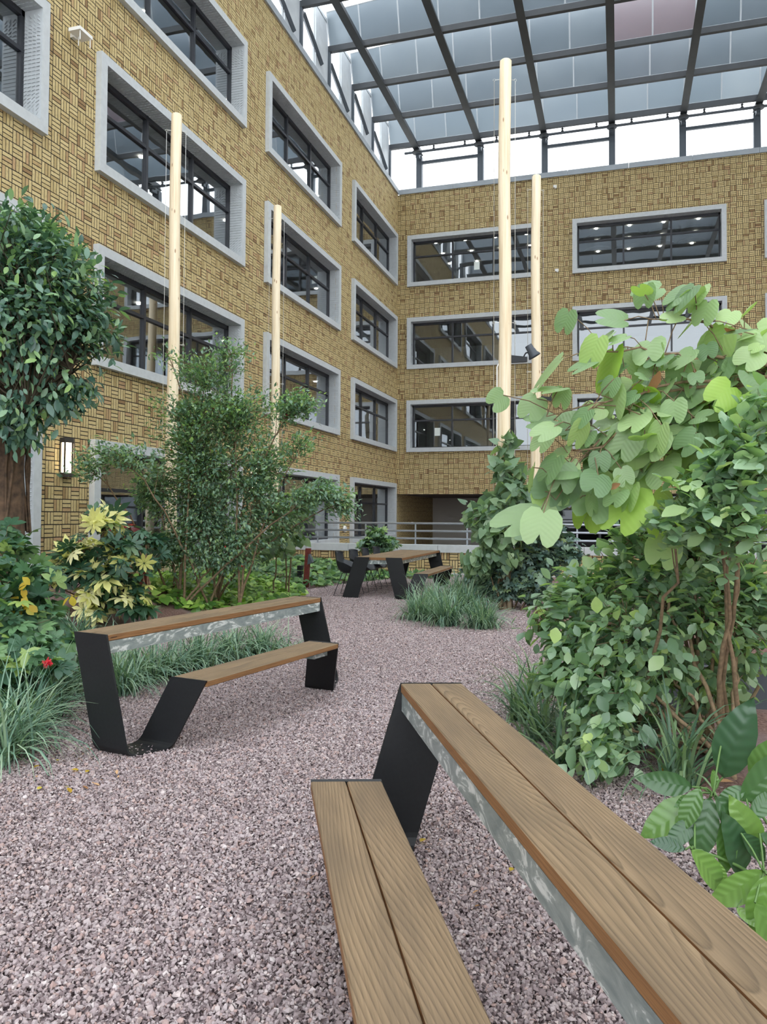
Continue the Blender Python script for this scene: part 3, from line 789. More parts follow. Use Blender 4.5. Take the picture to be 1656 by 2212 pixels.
# maker's small stamp in the edge of the left table
fc = bpy.data.curves.new('stamp', 'FONT'); fc.body = 'extremis'; fc.size = .016; fc.extrude = .0003; fc.materials.append(M_steel_black)
o = bpy.data.objects.new('stamp', fc); COL.objects.link(o); o.parent = L1
o.location = (.03, -.1432, .714); o.rotation_euler = (math.pi / 2, 0, 0)
bpy.context.view_layer.update()
_me = bpy.data.meshes.new_from_object(o.evaluated_get(bpy.context.evaluated_depsgraph_get())); _t = link('stamp', _me, L1); _t.location = o.location; _t.rotation_euler = o.rotation_euler; bpy.data.objects.remove(o)

# far dining table with bench
ft = empty('dining_table', (4.98, 13.39, 0), math.pi / 2 + .01); tag(ft, 'long wooden dining table with bench and angled black legs, by the low wall', 'picnic table')
# local x along the table (away from the camera), local y towards -x world (chairs side)
for q in range(3):
    w = .88 / 3
    plank(ft, .008, 3.20, -.44 + q * w + .003, -.44 + (q + 1) * w - .003, .695, .74, 'table_plank')
MB().box(.05, 3.15, -.38, .38, .62, .694).build('table_frame', M_galv, ft)
def fstrap(l): strap(l, root=ft)
fstrap([((0, .44, .742), (0, .16, .742)), ((-.02, .67, .0), (-.02, .37, .0))])
fstrap([((3.2, .44, .742), (3.2, .16, .742)), ((3.22, .67, .0), (3.22, .37, .0))])
fstrap([((0, -.14, .742), (0, -.44, .742)), ((-.02, -.33, .006), (-.02, -.61, .006)), ((.05, -.46, .006), (.05, -.72, .006)), ((.10, -.64, .462), (.14, -.90, .462))])
fstrap([((3.2, -.14, .742), (3.2, -.44, .742)), ((3.2, -.33, .006), (3.2, -.61, .006)), ((2.75, -.46, .006), (2.75, -.72, .006)), ((2.40, -.62, .462), (2.36, -.90, .462))])
plank(ft, .13, 2.38, -.765, -.635, .42, .46, 'bench_plank'); plank(ft, .13, 2.38, -.90, -.77, .42, .46, 'bench_plank')
MB().box(.2, 2.3, -.84, -.70, .395, .419).build('bench_beam', M_galv, ft)

def chair_mesh():
    prof = [(.235, .425), (.20, .445), (.10, .43), (-.02, .415), (-.12, .425), (-.19, .48), (-.225, .58), (-.255, .70), (-.275, .79), (-.285, .825)]
    nu = 13; V = []; F = []
    for i, (px, pz) in enumerate(prof):
        t = i / (len(prof) - 1)
        w = .225 + .015 * math.sin(t * 3.1) - (.06 * max(0, t - .6) / .4)
        arm = .215 * math.exp(-((t - .42) / .27) ** 2)
        for j in range(nu):
            u = -1 + 2 * j / (nu - 1); a = abs(u)
            y = w * u * (1 + .1 * arm * a)
            z = pz + arm * a ** 3 + .015 * a * a
            x = px + (.12 * a ** 2.4 * (t > .5) * (t - .5) * 2) - .03 * a ** 3 * (t < .3)
            if t > .9: z -= .05 * a ** 4
            V.append((x, y, z))
    for i in range(len(prof) - 1):
        for j in range(nu - 1):
            n = i * nu + j; F.append((n, n + 1, n + nu + 1, n + nu))
    me = bpy.data.meshes.new('shell'); me.from_pydata(V, [], F); me.materials.append(M_shell); me.update()
    me.polygons.foreach_set('use_smooth', [True] * len(F))
    return me
shell_me = chair_mesh()
leg_mes = []
for s in (-1, 1):
    y0, y1 = s * .16, s * .23
    leg_mes.append(MB().tube([(.10, y0, .42), (.22, y1, .012), (-.24, y1, .012), (-.10, y0, .42)], .008, 6).mesh('sled_leg', M_black))
cross_me = MB().tube([(.10, -.16, .42), (.10, .16, .42)], .008, 6).tube([(-.10, -.16, .42), (-.10, .16, .42)], .008, 6).mesh('under_frame', M_black)
def chair(p, rz, label):
    r = empty('armchair', (p[0], p[1], 0), rz); tag(r, label, 'chair', 'black shell chairs along the dining table')
    o = link('seat_shell', shell_me, r); m = o.modifiers.new('thickness', 'SOLIDIFY'); m.thickness = .008
    m2 = o.modifiers.new('round', 'SUBSURF'); m2.levels = 1; m2.render_levels = 1
    for l in leg_mes: link('sled_leg', l, r)
    link('under_frame', cross_me, r)
for i, (p, rz) in enumerate([((4.30, 13.80), .06), ((4.30, 14.58), -.05), ((4.30, 15.36), .03), ((4.30, 16.12), .0)]):
    chair(p, rz, ['black shell armchair nearest the camera at the dining table', 'second black shell armchair from the camera at the dining table', 'third black shell armchair from the camera at the dining table', 'black shell armchair farthest from the camera at the dining table'][i])

# ------------------------------------------------------------------ climbing poles
def pole(p, h, label, wires, conduit=None, spot=None):
    r = empty('log_pole', (p[0], p[1], 0)); tag(r, label, 'pole', 'pale log poles')
    path = [(0.012 * math.sin(k * .9 + p[0]), .012 * math.cos(k * .7 + p[1]), h * k / 14) for k in range(15)]
    rad = [.108 - .012 * k / 14 for k in range(15)]
    path.append((path[-1][0], path[-1][1], h + .02)); rad.append(.075)
    mb = MB().tube(path, rad, 20); mb.build('log', M_pole, r, True)
    for a in wires:
        dx, dy = math.cos(a), math.sin(a)
        for z in (h - .28, h * .52, h * .2):
            mb = MB().tube([(dx * .09, dy * .09, z), (dx * .155, dy * .155, z)], .005, 5)
            ring = [(dx * .175 + dx * .02 * math.cos(t), dy * .175 + dy * .02 * math.cos(t), z + .02 * math.sin(t)) for t in np.linspace(0, 6.28, 10)]
            mb.tube(ring, .004, 4, False); mb.build('eye_bolt', M_wire, r)
        MB().tube([(dx * .175, dy * .175, .1), (dx * .175, dy * .175, h - .3)], .0045, 4).build('wire', M_wire, r)
    if conduit:
        a, z1 = conduit; dx, dy = math.cos(a), math.sin(a)
        MB().tube([(dx * .125, dy * .125, .05), (dx * .125, dy * .125, z1 - .05), (dx * .1, dy * .1, z1)], .011, 8).build('conduit', M_white, r)
    return r
P1, P2, P3, P4 = (1.31, 12.48), (1.29, 16.96), (7.36, 12.53), (7.415, 16.93)
aw = math.atan2(RGT[1], RGT[0])
pole(P1, 8.86, 'pale log pole nearest the left end, in front of the left facade', (aw + .35, aw + math.pi + .1), (aw + math.pi - .5, 3.9))
pole(P2, 8.88, 'pale log pole farther along the left facade', (aw + .3, aw + math.pi - .1))
pole(P3, 8.90, 'tallest looking pale log pole, wrapped in climber at its foot', (aw + .2, aw + math.pi - .2), (aw + math.pi + .1, 3.95))
pole(P4, 8.86, 'pale log pole just right of and behind the tallest one', (aw + .3, aw + math.pi - .1))

def spotlight(p, side, label, grp='spotlights clamped to the poles'):
    """arm on the pole with a bell shaped head"""
    r = empty('spotlight', p); tag(r, label, 'spotlight', grp)
    e = np.array([RGT[0], RGT[1], 0]); e /= np.linalg.norm(e)
    f = np.array([-e[1], e[0], 0])
    a0, a1 = e * .10, e * .36
    pts = []
    for z0, z1 in ((-.05, .05),):
        q = [a0 - f * .03 + [0, 0, -.06], a1 - f * .03 + [0, 0, -.045], a1 + f * .03 + [0, 0, -.045], a0 + f * .03 + [0, 0, -.06], a0 - f * .03 + [0, 0, .06], a1 - f * .03 + [0, 0, .035], a1 + f * .03 + [0, 0, .035], a0 + f * .03 + [0, 0, .06]]
        MB().hexa(q).build('arm', M_black, r)
    R = Matrix.Rotation(math.radians(150), 3, Vector(f))
    c = e * .43 + np.array([0, 0, .14])
    prof = [(.055, -.10), (.06, -.09), (.062, -.02), (.07, .0), (.075, .05), (.10, .09), (.104, .115), (.095, .115), (.06, .05)]
    MB().lathe(prof, c=tuple(c), n=18, M=R).build('lamp_head', plain('spot_grey', S(62, 68, 76), .45), r, True)
    MB().tube([tuple(e * .30 + np.array([0, 0, .03])), tuple(e * .34 + np.array([0, 0, .10])), tuple(e * .40 + np.array([0, 0, .12]))], .013, 6).build('bracket', M_black, r)
spotlight((P3[0], P3[1], 4.03), 1, 'bell shaped grey spotlight on the tallest log pole')
spotlight((P4[0], P4[1], 4.02), 1, 'bell shaped grey spotlight on the pole behind, half hidden by leaves')

# ------------------------------------------------------------------ things on the facades
def wall_lamp(y, z, label):
    r = empty('wall_lamp', (-FD, y, z)); tag(r, label, 'wall lamp', 'lantern lamps on the left facade')
    w, d, h = .13, .17, .68
    tri = lambda z0, z1, k=1.0: MB().hexa([(0, -w * k, z0), (d * .75 * k, -w * k, z0), (d * .75 * k, w * k, z0), (0, w * k, z0), (0, -w * k, z1), (d * .75 * k, -w * k, z1), (d * .75 * k, w * k, z1), (0, w * k, z1)])
    def cap(z0, z1):
        p = [(0, -w), (d * .6, -w), (d, 0), (d * .6, w), (0, w)]
        mb = MB(); n = len(p)
        for z_ in (z0, z1):
            for a, b in p: mb.v.append((a, b, z_))
        for k in range(n): mb.f.append((k, (k + 1) % n, n + (k + 1) % n, n + k))
        mb.f.append(tuple(range(n))[::-1]); mb.f.append(tuple(n + k for k in range(n)))
        return mb
    cap(0, .075).build('base_cap', M_lampcap, r); cap(h - .085, h).build('top_cap', M_lampcap, r)
    for a, b in ((d * .58, -w + .012), (d - .012, 0), (d * .58, w - .012), (.012, -w + .012), (.012, w - .012)):
        MB().box(a - .012, a + .012, b - .012, b + .012, .07, h - .08).build('corner_bar', M_lampcap, r)
    mb = MB(); p = [(.02, -w * .72), (d * .5, -w * .72), (d * .82, 0), (d * .5, w * .72), (.02, w * .72)]
    for z_ in (.075, h - .085):
        for a, b in p: mb.v.append((a, b, z_))
    for k in range(5): mb.f.append((k, (k + 1) % 5, 5 + (k + 1) % 5, 5 + k))
    mb.build('diffuser', M_lampglow, r)
wall_lamp(11.37, 2.13, 'lit dark lantern on the left facade beside the first ground floor windows')
wall_lamp(18.62, 2.12, 'lit dark lantern on the left facade half hidden behind the big shrub')

r = empty('wireless_antenna', (-FD, 11.37, 9.86)); tag(r, 'white wireless access point with three rod antennas high on the left facade', 'antenna')
MB().box(.06, .30, -.17, .17, .06, .12).build('housing', M_white, r); MB().box(0, .07, -.05, .05, .03, .1).build('bracket', M_white, r)
for a, b in ((.27, -.13), (.27, .14), (.12, .02)): MB().tube([(a, b, .06), (a, b, -.10 if b else -.14)], .009, 6).build('antenna_rod', M_white, r)
def sensor(p, label, name='camera_sensor'):
    r = empty(name, p); tag(r, label, 'sensor', 'small white boxes on the walls')
    MB().box(-.07, .07, -.09, 0, -.05, .05).build('housing', M_white, r)
    MB().lathe([(.035, 0), (.035, .03), (.02, .05)], c=(.02, -.06, -.09), n=10).build('lens', M_white, r)
sensor((6.63, YB + FD, 15.12), 'small white sensor box high on the end facade near the coping')
sensor((6.70, YB + FD, 11.62), 'small white sensor box on the end facade between two top windows')
r = empty('outlet_box', (-.12, 35.2, 1.12)); tag(r, 'white outlet box on the shaded passage wall', 'outlet'); MB().box(0, .06, -.05, .05, -.06, .06).build('cover', M_white, r); MB().box(.06, .075, -.03, .03, -.03, .03).build('flap', M_white, r)
r = empty('junction_box', (-.10, 25.75, 1.0)); tag(r, 'round white box on the left facade between two ground floor windows', 'outlet'); MB().lathe([(.11, 0), (.12, .03), (.1, .08)], n=14, M=Matrix.Rotation(math.pi / 2, 3, 'Y')).build('cover', M_white, r)
def paper(M, u, z, label):
    o = MB().box(u - .12, u + .12, -.402, -.399, z - .17, z + .17, M).build('paper_sheet', M_paper); tag(o, label, 'paper', 'paper sheets on the end windows')
paper(MBK, 3.32, ROWS[0] - 1.45, 'white paper sheet stuck to the top left window of the end facade')
paper(MBK, 1.62, ROWS[2] - 1.35, 'white paper sheet at the left of the third storey end window')
paper(MBK, 4.30, ROWS[2] - 1.28, 'white paper sheet in the middle of the third storey end window')

# bollards and stakes in the planting
def stake(p, h, tilt, label, lamp=True):
    r = empty('timber_stake', (p[0], p[1], p[2] if len(p) > 2 else 0)); tag(r, label, 'post', 'red brown stakes in the planting')
    mb = MB().box(-.045, .045, -.045, .045, -.1, h); mb.v = [(x + tilt * z, y, z) for x, y, z in mb.v]; mb.build('stake', M_corten, r)
    if lamp: MB().hexa([(.05, -.05, h * .6), (.16, -.05, h * .66), (.16, .05, h * .66), (.05, .05, h * .6), (.07, -.05, h * .86), (.09, -.05, h * .86), (.09, .05, h * .86), (.07, .05, h * .86)]).build('spot_head', M_poststeel, r)
stake(ground(660, 1272), .82, .06, 'leaning red brown stake with a small spot head beside the dining table')
stake(ground(308, 1322), .72, .0, 'short red brown stake behind the variegated plant', False)
r = empty('bollard_light', tuple(ground(648, 1268))); tag(r, 'low black bollard light left of the leaning stake', 'bollard')
MB().box(-.045, .045, -.045, .045, 0, .12).build('base', M_black, r)
for z in (.13, .24, .35): MB().box(-.05, .05, -.05, .05, z, z + .095).build('louvre', M_black, r)

# ------------------------------------------------------------------ planting
def ovate(W=.42, fold=.10, droop=.18, rows=(0, .12, .38, .7, 1.0), tip=.0, power=1.0, wave=0.0):
    prof = lambda t: W / 2 * (math.sin(math.pi * min(1, t) ** power) ** .8 if 0 < t < 1 else tip)
    V = []; T = []
    for i, t in enumerate(rows):
        w = prof(t); z = -droop * t * t
        wv = wave * (1 if i % 2 else -1)
        V += [(-w, t, z + fold * w * 2 + wv), (0, t, z), (w, t, z + fold * w * 2 - wv)]
    for i in range(len(rows) - 1):
        a = 3 * i
        for k in (0, 1): T += [(a + k, a + k + 1, a + k + 4), (a + k, a + k + 4, a + k + 3)]
    return np.array(V, float), np.array(T)
def outline_leaf(half, mids, K, curl=.12, droop=.12):
    """leaf from a half outline (x,y) list, midrib points and a fan centre"""
    V = []; T = []
    zf = lambda x, y: curl * abs(x) - droop * (x * x * 2 + y * y)
    nm = len(mids); V += [(0, y, zf(0, y)) for y in mids]
    for s in (-1, 1):
        b = len(V); V += [(s * x, y, zf(x, y)) for x, y in half]; kc = len(V); V.append((s * K[0], K[1], zf(*K) + .03))
        ring = [0] + list(range(b, b + len(half))) + list(range(nm - 1, -1, -1))
        for i in range(len(ring) - 1):
            t = (ring[i], ring[i + 1], kc); T.append(t if s > 0 else t[::-1])
    return np.array(V, float), np.array(T)
PROTO_OV = ovate(.44, .12, .2)
PROTO_SMALL = ovate(.5, .12, .15, rows=(0, .4, 1.0))
PROTO_ROUND = ovate(.70, .10, .14, rows=(0, .1, .35, .65, .88, 1.0), power=1.05, tip=.1)
PROTO_LONG = ovate(.40, .16, .26, rows=(0, .08, .25, .45, .65, .85, 1.0), wave=.008)
PROTO_HEART = outline_leaf([(.2, -.16), (.42, -.06), (.47, .16), (.34, .5), (.14, .82)], [0, .45, 1.0], (.2, .3), .16, .14)
PROTO_BAU = outline_leaf([(.12, -.13), (.34, -.12), (.50, .08), (.545, .34), (.50, .62), (.39, .84), (.25, .93), (.12, .86), (.05, .72)], [0, .3, .6], (.27, .38), .22, .16)
def palm_leaf(n=8, W=.40):
    V = []; T = []
    pv, pt = ovate(W, .1, .28, rows=(0.02, .3, .65, 1.0), power=1.2)
    for k in range(n):
        a = 2 * math.pi * (k + .3) / n; sc = .85 + .2 * math.cos(a)
        R = np.array([[math.cos(a), math.sin(a), 0], [-math.sin(a), math.cos(a), 0], [0, 0, 1]])
        b = len(V); V += [tuple(R @ (p * sc + [0, .05, 0])) for p in pv]; T += [tuple(b + i for i in t) for t in pt]
    return np.array(V), np.array(T)
PROTO_PALM = palm_leaf()
def spray(n=5):
    V = []; T = []
    pv, pt = ovate(.5, .1, .2, rows=(0, .35, .75, 1.0))
    for k in range(n):
        a = (k - (n - 1) / 2) * .75; y0 = .15 * (1 - abs(k - (n - 1) / 2) / n)
        R = np.array([[math.cos(a), math.sin(a), 0], [-math.sin(a), math.cos(a), 0], [0, 0, 1]])
        b = len(V); V += [tuple(R @ p + [0, y0, 0]) for p in pv]; T += [tuple(b + i for i in t) for t in pt]
    return np.array(V), np.array(T)
PROTO_SPRAY = spray()

_leaf_mesh = {}
def leaf_mesh(proto, m):
    k = (id(proto), m.name)
    if k not in _leaf_mesh: _leaf_mesh[k] = np_mesh('leaf', proto[0], proto[1], m, None, True)
    return _leaf_mesh[k]
def put_leaves(root, base, proto, MT, m, nparts, name='leaf'):
    base = np.asarray(base, float); MT = MT.copy(); MT[:, :, 3] -= base
    w = (MT[:, :, 3] + base - CAM); dist = w @ FWD
    u = 828 + FPX * (w @ RGT) / dist; v = PPY - FPX * (w @ UPV) / dist
    inside = (u > 0) & (u < 1656) & (v > 0) & (v < 2212)
    size = np.linalg.norm(MT[:, :, 1], axis=1)
    score = np.where(inside, size / dist, -1)
    # leaves on the side of the crown turned to the camera first
    dd = dist - dist.mean(); score = np.where(inside, score * np.exp(-dd / (dist.std() + 1e-6) * .8), -1)
    order = np.argsort(-score); part = np.zeros(len(MT), bool); part[order[:nparts]] = True; part &= score > 0
    me = leaf_mesh(proto, m) if nparts else None
    for i in np.where(part)[0]:
        o = link(name, me, root); M4 = np.eye(4); M4[:3] = MT[i]; o.matrix_local = Matrix(M4.tolist())
    if (~part).any(): merged('foliage', proto, MT[~part], m, root, smooth=True)

def bez(p0, p1, p2, n):
    t = np.linspace(0, 1, n)[:, None]
    return (1 - t) ** 2 * p0 + 2 * t * (1 - t) * p1 + t * t * p2
def sample_tips(blobs, n, r, outer=.45, idx=False):
    w = np.array([b[2] for b in blobs], float); w /= w.sum(); out = []; ks = r.choice(len(blobs), n, p=w)
    for k in ks:
        c, rad, _ = blobs[k]; d = r.normal(size=3); d /= np.linalg.norm(d); d *= r.random() ** outer
        out.append(np.asarray(c) + d * (np.asarray(rad) if hasattr(rad, '__len__') else np.array([rad] * 3)))
    return (np.array(out), ks) if idx else np.array(out)
def shrub(name, label, cat, base, blobs, ntips, nl, proto, lm, size, stem=M_twig, nparts=0, seed=1, spread=.07, start=.1, stem_r=.012, droop=.15, up=.7, nroots=5, rootspread=.12, group=None, outer=.45, lift=.35, minz=.06):
    """main stems to every leafy mass, short twigs off them, leaves along the twigs"""
    r = np.random.default_rng(seed); base = np.asarray(base, float)
    root = empty(name, tuple(base)); tag(root, label, cat, group)
    tips, ks = sample_tips(blobs, ntips, r, outer, True); tips[:, 2] = np.maximum(tips[:, 2], base[2] + minz)
    ctr = tips.mean(0)
    roots = base + np.c_[r.normal(0, rootspread, (nroots, 2)), np.zeros(nroots)]
    mb = MB(); tw = MB(); pos = []; ax = []; nr = []; stems = []
    for i, (c, rad, w) in enumerate(blobs):
        b0 = roots[i % nroots]; c = np.asarray(c, float)
        mid = b0 + (c - b0) * r.uniform(.3, .5); mid[2] = b0[2] + (c[2] - b0[2]) * r.uniform(.55, .75)
        pts = bez(b0, mid, c, 10); pts[1:-1] += r.normal(0, .015, (8, 3)); stems.append(pts)
        mb.tube([tuple(p) for p in pts], [stem_r * 1.5 * (1 - .075 * k) for k in range(10)], 7, False)
    for i, t in enumerate(tips):
        sp = stems[ks[i]]; j = 3 + int(np.argmin(np.linalg.norm(sp[3:] - t, axis=1))); j = max(3, j - int(r.integers(0, 2)))
        p0 = sp[j]; pts = bez(p0, (p0 + t) / 2 + r.normal(0, .03, 3) + [0, 0, .03], t, 7)
        tw.tube([tuple(p) for p in pts[::2]], [stem_r * (.45 - .1 * k) for k in range(4)], 4, False)
        k = max(1, int(r.poisson(nl)))
        tt = start + (1 - start) * r.random(k) ** .6; f = tt * 6; i0 = np.minimum(f.astype(int), 5); fr = (f - i0)[:, None]
        p = pts[i0] * (1 - fr) + pts[i0 + 1] * fr; tan = norm(pts[i0 + 1] - pts[i0])
        p = p + r.normal(0, spread, (k, 3)) * [1, 1, .8]
        outw = norm(p - ctr)
        pos.append(p); ax.append(tan * .5 + r.normal(0, .6, (k, 3)) + outw * .6 - np.array([0, 0, droop])); nr.append(np.array([0, 0, up]) + outw * .45 + r.normal(0, .35, (k, 3)))
    pos = np.concatenate(pos); ax = np.concatenate(ax); nr = np.concatenate(nr)
    keep = pos[:, 2] > base[2] + .02; pos, ax, nr = pos[keep], ax[keep], nr[keep]
    sz = size * np.exp(r.normal(0, .2, len(pos)))
    st = mb.build('stems', stem, root, True, off=base)
    tw.build('twigs', stem, st, True, off=base)
    put_leaves(root, base, proto, frames(pos, ax, nr, sz), lm, nparts)
    return root, pos

# raised bed in front of the left facade
def hill(x, y):
    h = .36 * math.exp(-((x - 1.0) / 1.75) ** 4) * (1 / (1 + math.exp(-(y - 8.6) * 1.6))) * (1 / (1 + math.exp((y - 18.9) * 2.2)))
    return h
mb = MB(); nx, ny = 34, 70
for j in range(ny):
    for i in range(nx):
        x = -.1 + 4.2 * i / (nx - 1); y = 5.5 + 13.8 * j / (ny - 1)
        mb.v.append((x, y, hill(x, y) - .02 + .012 * math.sin(x * 9 + y * 5) * (hill(x, y) > .03)))
for j in range(ny - 1):
    for i in range(nx - 1):
        n = j * nx + i; mb.f.append((n, n + 1, n + nx + 1, n + nx))
o = mb.build('planting_bed', M_mulch, None, True); tag(o, 'mulched planting bed sloping up to the left facade', 'soil')
mb = MB(); nx, ny = 24, 40
for j in range(ny):
    for i in range(nx):
        s, t = i / (nx - 1), j / (ny - 1); y = 3.6 + 15.4 * t
        xl = 9.0 - .20 * (y - 3.6) + .9 * math.exp(-((y - 7) / 1.6) ** 2) - .4 * (t > .6) * 0
        x = xl + (15 - xl) * s
        e = min(s * 8, 1.0) * min(1, t * 10)
        mb.v.append((x, y, -.03 + .07 * e + .012 * math.sin(x * 11) * math.sin(y * 9)))
for j in range(ny - 1):
    for i in range(nx - 1):
        n = j * nx + i; mb.f.append((n, n + 1, n + nx + 1, n + nx))
o = mb.build('planting_bed', M_mulch, None, True); tag(o, 'mulched planting bed under the shrubs on the right', 'soil')

def A(u, v, d): return at(u, v, d)
# ficus tree at the left edge
d0 = 7.4; fb = at(8, 1110, d0); fb[2] = .15
root = empty('ficus_tree', tuple(fb)); tag(root, 'glossy leaved ficus tree with rounded crown at the left edge', 'tree')
rr = np.random.default_rng(11)
mb = MB()
trunk = [fb + [0, 0, -.2], at(10, 1150, d0), at(14, 1010, d0), at(22, 920, d0), at(36, 850, d0)]
mb.tube(trunk, [.22, .18, .155, .145, .14], 12)
fork = at(36, 850, d0)
limbs = [(at(95, 740, d0 - .1), .085), (at(-60, 700, d0 + .2), .09), (at(40, 690, d0 + .3), .08), (at(150, 800, d0 - .2), .04), (at(60, 880, d0 - .35), .03)]
for p, q in limbs: mb.tube([tuple(x) for x in bez(fork - [0, 0, .12], (fork + p) / 2 + [0, 0, -.05], p, 6)], [q * (1.25 - .09 * k) for k in range(6)], 8)
for k in range(14):                                       # aerial roots and creeper stems on the trunk
    a = rr.uniform(0, 6.28); pth = []
    for j, p in enumerate(trunk[1:]): pth.append(np.array(p) + np.array([math.cos(a), math.sin(a), 0]) * (.19 - .012 * j) + rr.normal(0, .018, 3))
    mb.tube([tuple(p) for p in pth], .011 + .01 * rr.random(), 5, False)
mb.build('trunk', M_ficusbark, root, True, off=fb)
blobs = [(at(40, 560, d0), (.62, .6, .42), 3), (at(120, 620, d0 - .1), (.50, .5, .40), 3), (at(60, 700, d0 - .2), (.6, .5, .38), 3), (at(170, 715, d0), (.36, .4, .30), 2), (at(-80, 640, d0), (.6, .6, .6), 2),
         (at(60, 790, d0 - .25), (.42, .4, .24), 1.0), (at(20, 880, d0 - .3), (.30, .25, .2), 1.1), (at(110, 850, d0 - .1), (.30, .3, .2), .9), (at(45, 510, d0 + .1), (.45, .4, .2), 1.2), (at(190, 830, d0), (.10, .1, .1), .12), (at(50, 920, d0 - .3), (.18, .15, .15), .5)]
tips = sample_tips(blobs, 520, rr, .38); ctr = at(40, 700, d0)
mb = MB(); pos = []; ax = []; nr = []
for t in tips:
    p0 = limbs[rr.integers(0, 5)][0]; pts = bez(p0, (p0 + t) / 2 + rr.normal(0, .06, 3), t, 5)
    mb.tube([tuple(p) for p in pts], [.012, .010, .008, .006, .003], 4, False)
    k = rr.poisson(14); ow = norm((t - ctr)[None])[0]
    p = t + rr.normal(0, .075, (k, 3)); pos.append(p)
    ax.append(ow * .7 + rr.normal(0, .55, (k, 3)) + [0, 0, -.35]); nr.append(np.array([0, 0, .75]) + ow * .5 + rr.normal(0, .3, (k, 3)))
mb.build('twigs', M_ficustwig, root, True, off=fb)
pos = np.concatenate(pos); put_leaves(root, fb, PROTO_OV, frames(pos, np.concatenate(ax), np.concatenate(nr), .105 * np.exp(rr.normal(0, .18, len(pos)))), L_ficus, 300)

# big small-leaved shrub in front of the left facade
dS = 12.3
sb = at(440, 1110, dS); sb[2] = hill(sb[0], sb[1]) - .02
def B(u, v, ru, rv, w, d=dS, rd=None): 
    k = d / FPX; return (at(u, v, d), (ru * k, (rd or ru) * k, rv * k), w)
blobs = [B(420, 900, 105, 80, 3.2), B(520, 890, 120, 70, 3.0), B(430, 1000, 120, 90, 3.6), B(560, 1010, 90, 90, 2.6), B(440, 1110, 130, 95, 3.2), B(570, 1110, 110, 80, 2.4), B(380, 1180, 70, 60, 1.4), B(500, 1190, 120, 55, 1.8),
         B(640, 870, 60, 28, .8, dS - .6), B(450, 800, 95, 30, .9), B(500, 765, 60, 30, .35), B(360, 760, 55, 18, .22), B(260, 985, 95, 30, 1.0, dS - .9), B(185, 1000, 50, 38, .5, dS - 1.1), B(690, 1060, 75, 30, 1.0, dS - .4), B(745, 1085, 22, 45, .4, dS - .4), B(330, 1060, 60, 60, 1.2), B(650, 960, 50, 40, .5)]
big, bpos = shrub('small_leaved_shrub', 'tall loose shrub with tiny dark leaves and red berries before the left facade', 'shrub', sb, blobs, 900, 36, PROTO_SMALL, L_cherry, .072, M_twig, 300, 21, .085, .1, .014, .1, .7, 7, .28, outer=.5)
mb = MB()
for i in np.random.default_rng(5).choice(len(bpos), 26):
    mb.lathe([(.004, -.013), (.013, 0), (.004, .013)], c=tuple(bpos[i]), n=7)
for p in range(0): pass
mb.build('berries', M_berry, big, True, kind='stuff', off=sb)
# climber mass at the foot of the second pole
b2 = at(610, 1110, 14.2); b2[2] = hill(b2[0], b2[1])
shrub('climbing_pothos', 'dark heart leaved climber bunched right of the tall loose shrub', 'climber', b2, [B(620, 1130, 45, 60, 2, 13.6), B(640, 1085, 45, 35, 1, 13.6), B(600, 1175, 55, 30, 1.3, 13.6)], 80, 9, PROTO_HEART, L_heart, .13, M_twig, 120, 22, .07, .1, .012, .5, .35)

# variegated umbrella plant
vb = ground(212, 1352); vb[2] = hill(vb[0], vb[1])
dV = float((vb - CAM) @ FWD)
blobs = [B(225, 1130, 35, 28, .8, dV), B(180, 1190, 55, 45, 1.3, dV), B(255, 1190, 50, 40, 1.2, dV - .2), B(140, 1210, 40, 30, .8, dV), B(210, 1250, 75, 45, 1.8, dV - .3), B(290, 1245, 28, 50, .8, dV - .2), B(120, 1265, 35, 30, .6, dV - .2), B(230, 1310, 55, 22, .7, dV - .35), B(275, 1290, 35, 25, .5, dV - .3)]
shrub('umbrella_plant', 'variegated cream and green umbrella plant behind the left picnic table', 'plant', vb, blobs, 95, 4, PROTO_PALM, L_scheff, .165, M_bark, 260, 31, .06, .5, .011, .15, 1.1, 4, .06, outer=.35)
gb = ground(318, 1352); gb[2] = hill(gb[0], gb[1]); dG = dV + .9
shrub('umbrella_plant', 'plain green umbrella plant right behind the variegated one', 'plant', gb, [B(315, 1165, 30, 22, 1, dG), B(330, 1200, 25, 25, .6, dG), B(290, 1150, 20, 15, .4, dG)], 14, 2.2, PROTO_PALM, leaf_material('umbrella_leaf_green', [(0, S(54, 88, 76)), (1, S(92, 128, 104))]), .17, M_bark, 60, 32, .05, .75, .012, .1, 1.1, 3, .05)
cb = at(262, 1110, dV + 1.2); cb[2] = hill(cb[0], cb[1])
shrub('red_ti_plant', 'dark red leaved plant peeping over the variegated plant', 'plant', cb, [B(250, 1140, 22, 20, 1, dV + 1.2), B(275, 1155, 20, 15, 1, dV + 1.2), B(150, 1175, 22, 10, .5, dV + 1.2)], 9, 4, PROTO_LONG, L_red, .24, M_bark, 60, 33, .04, .8, .012, -.2, .5, 2, .04)

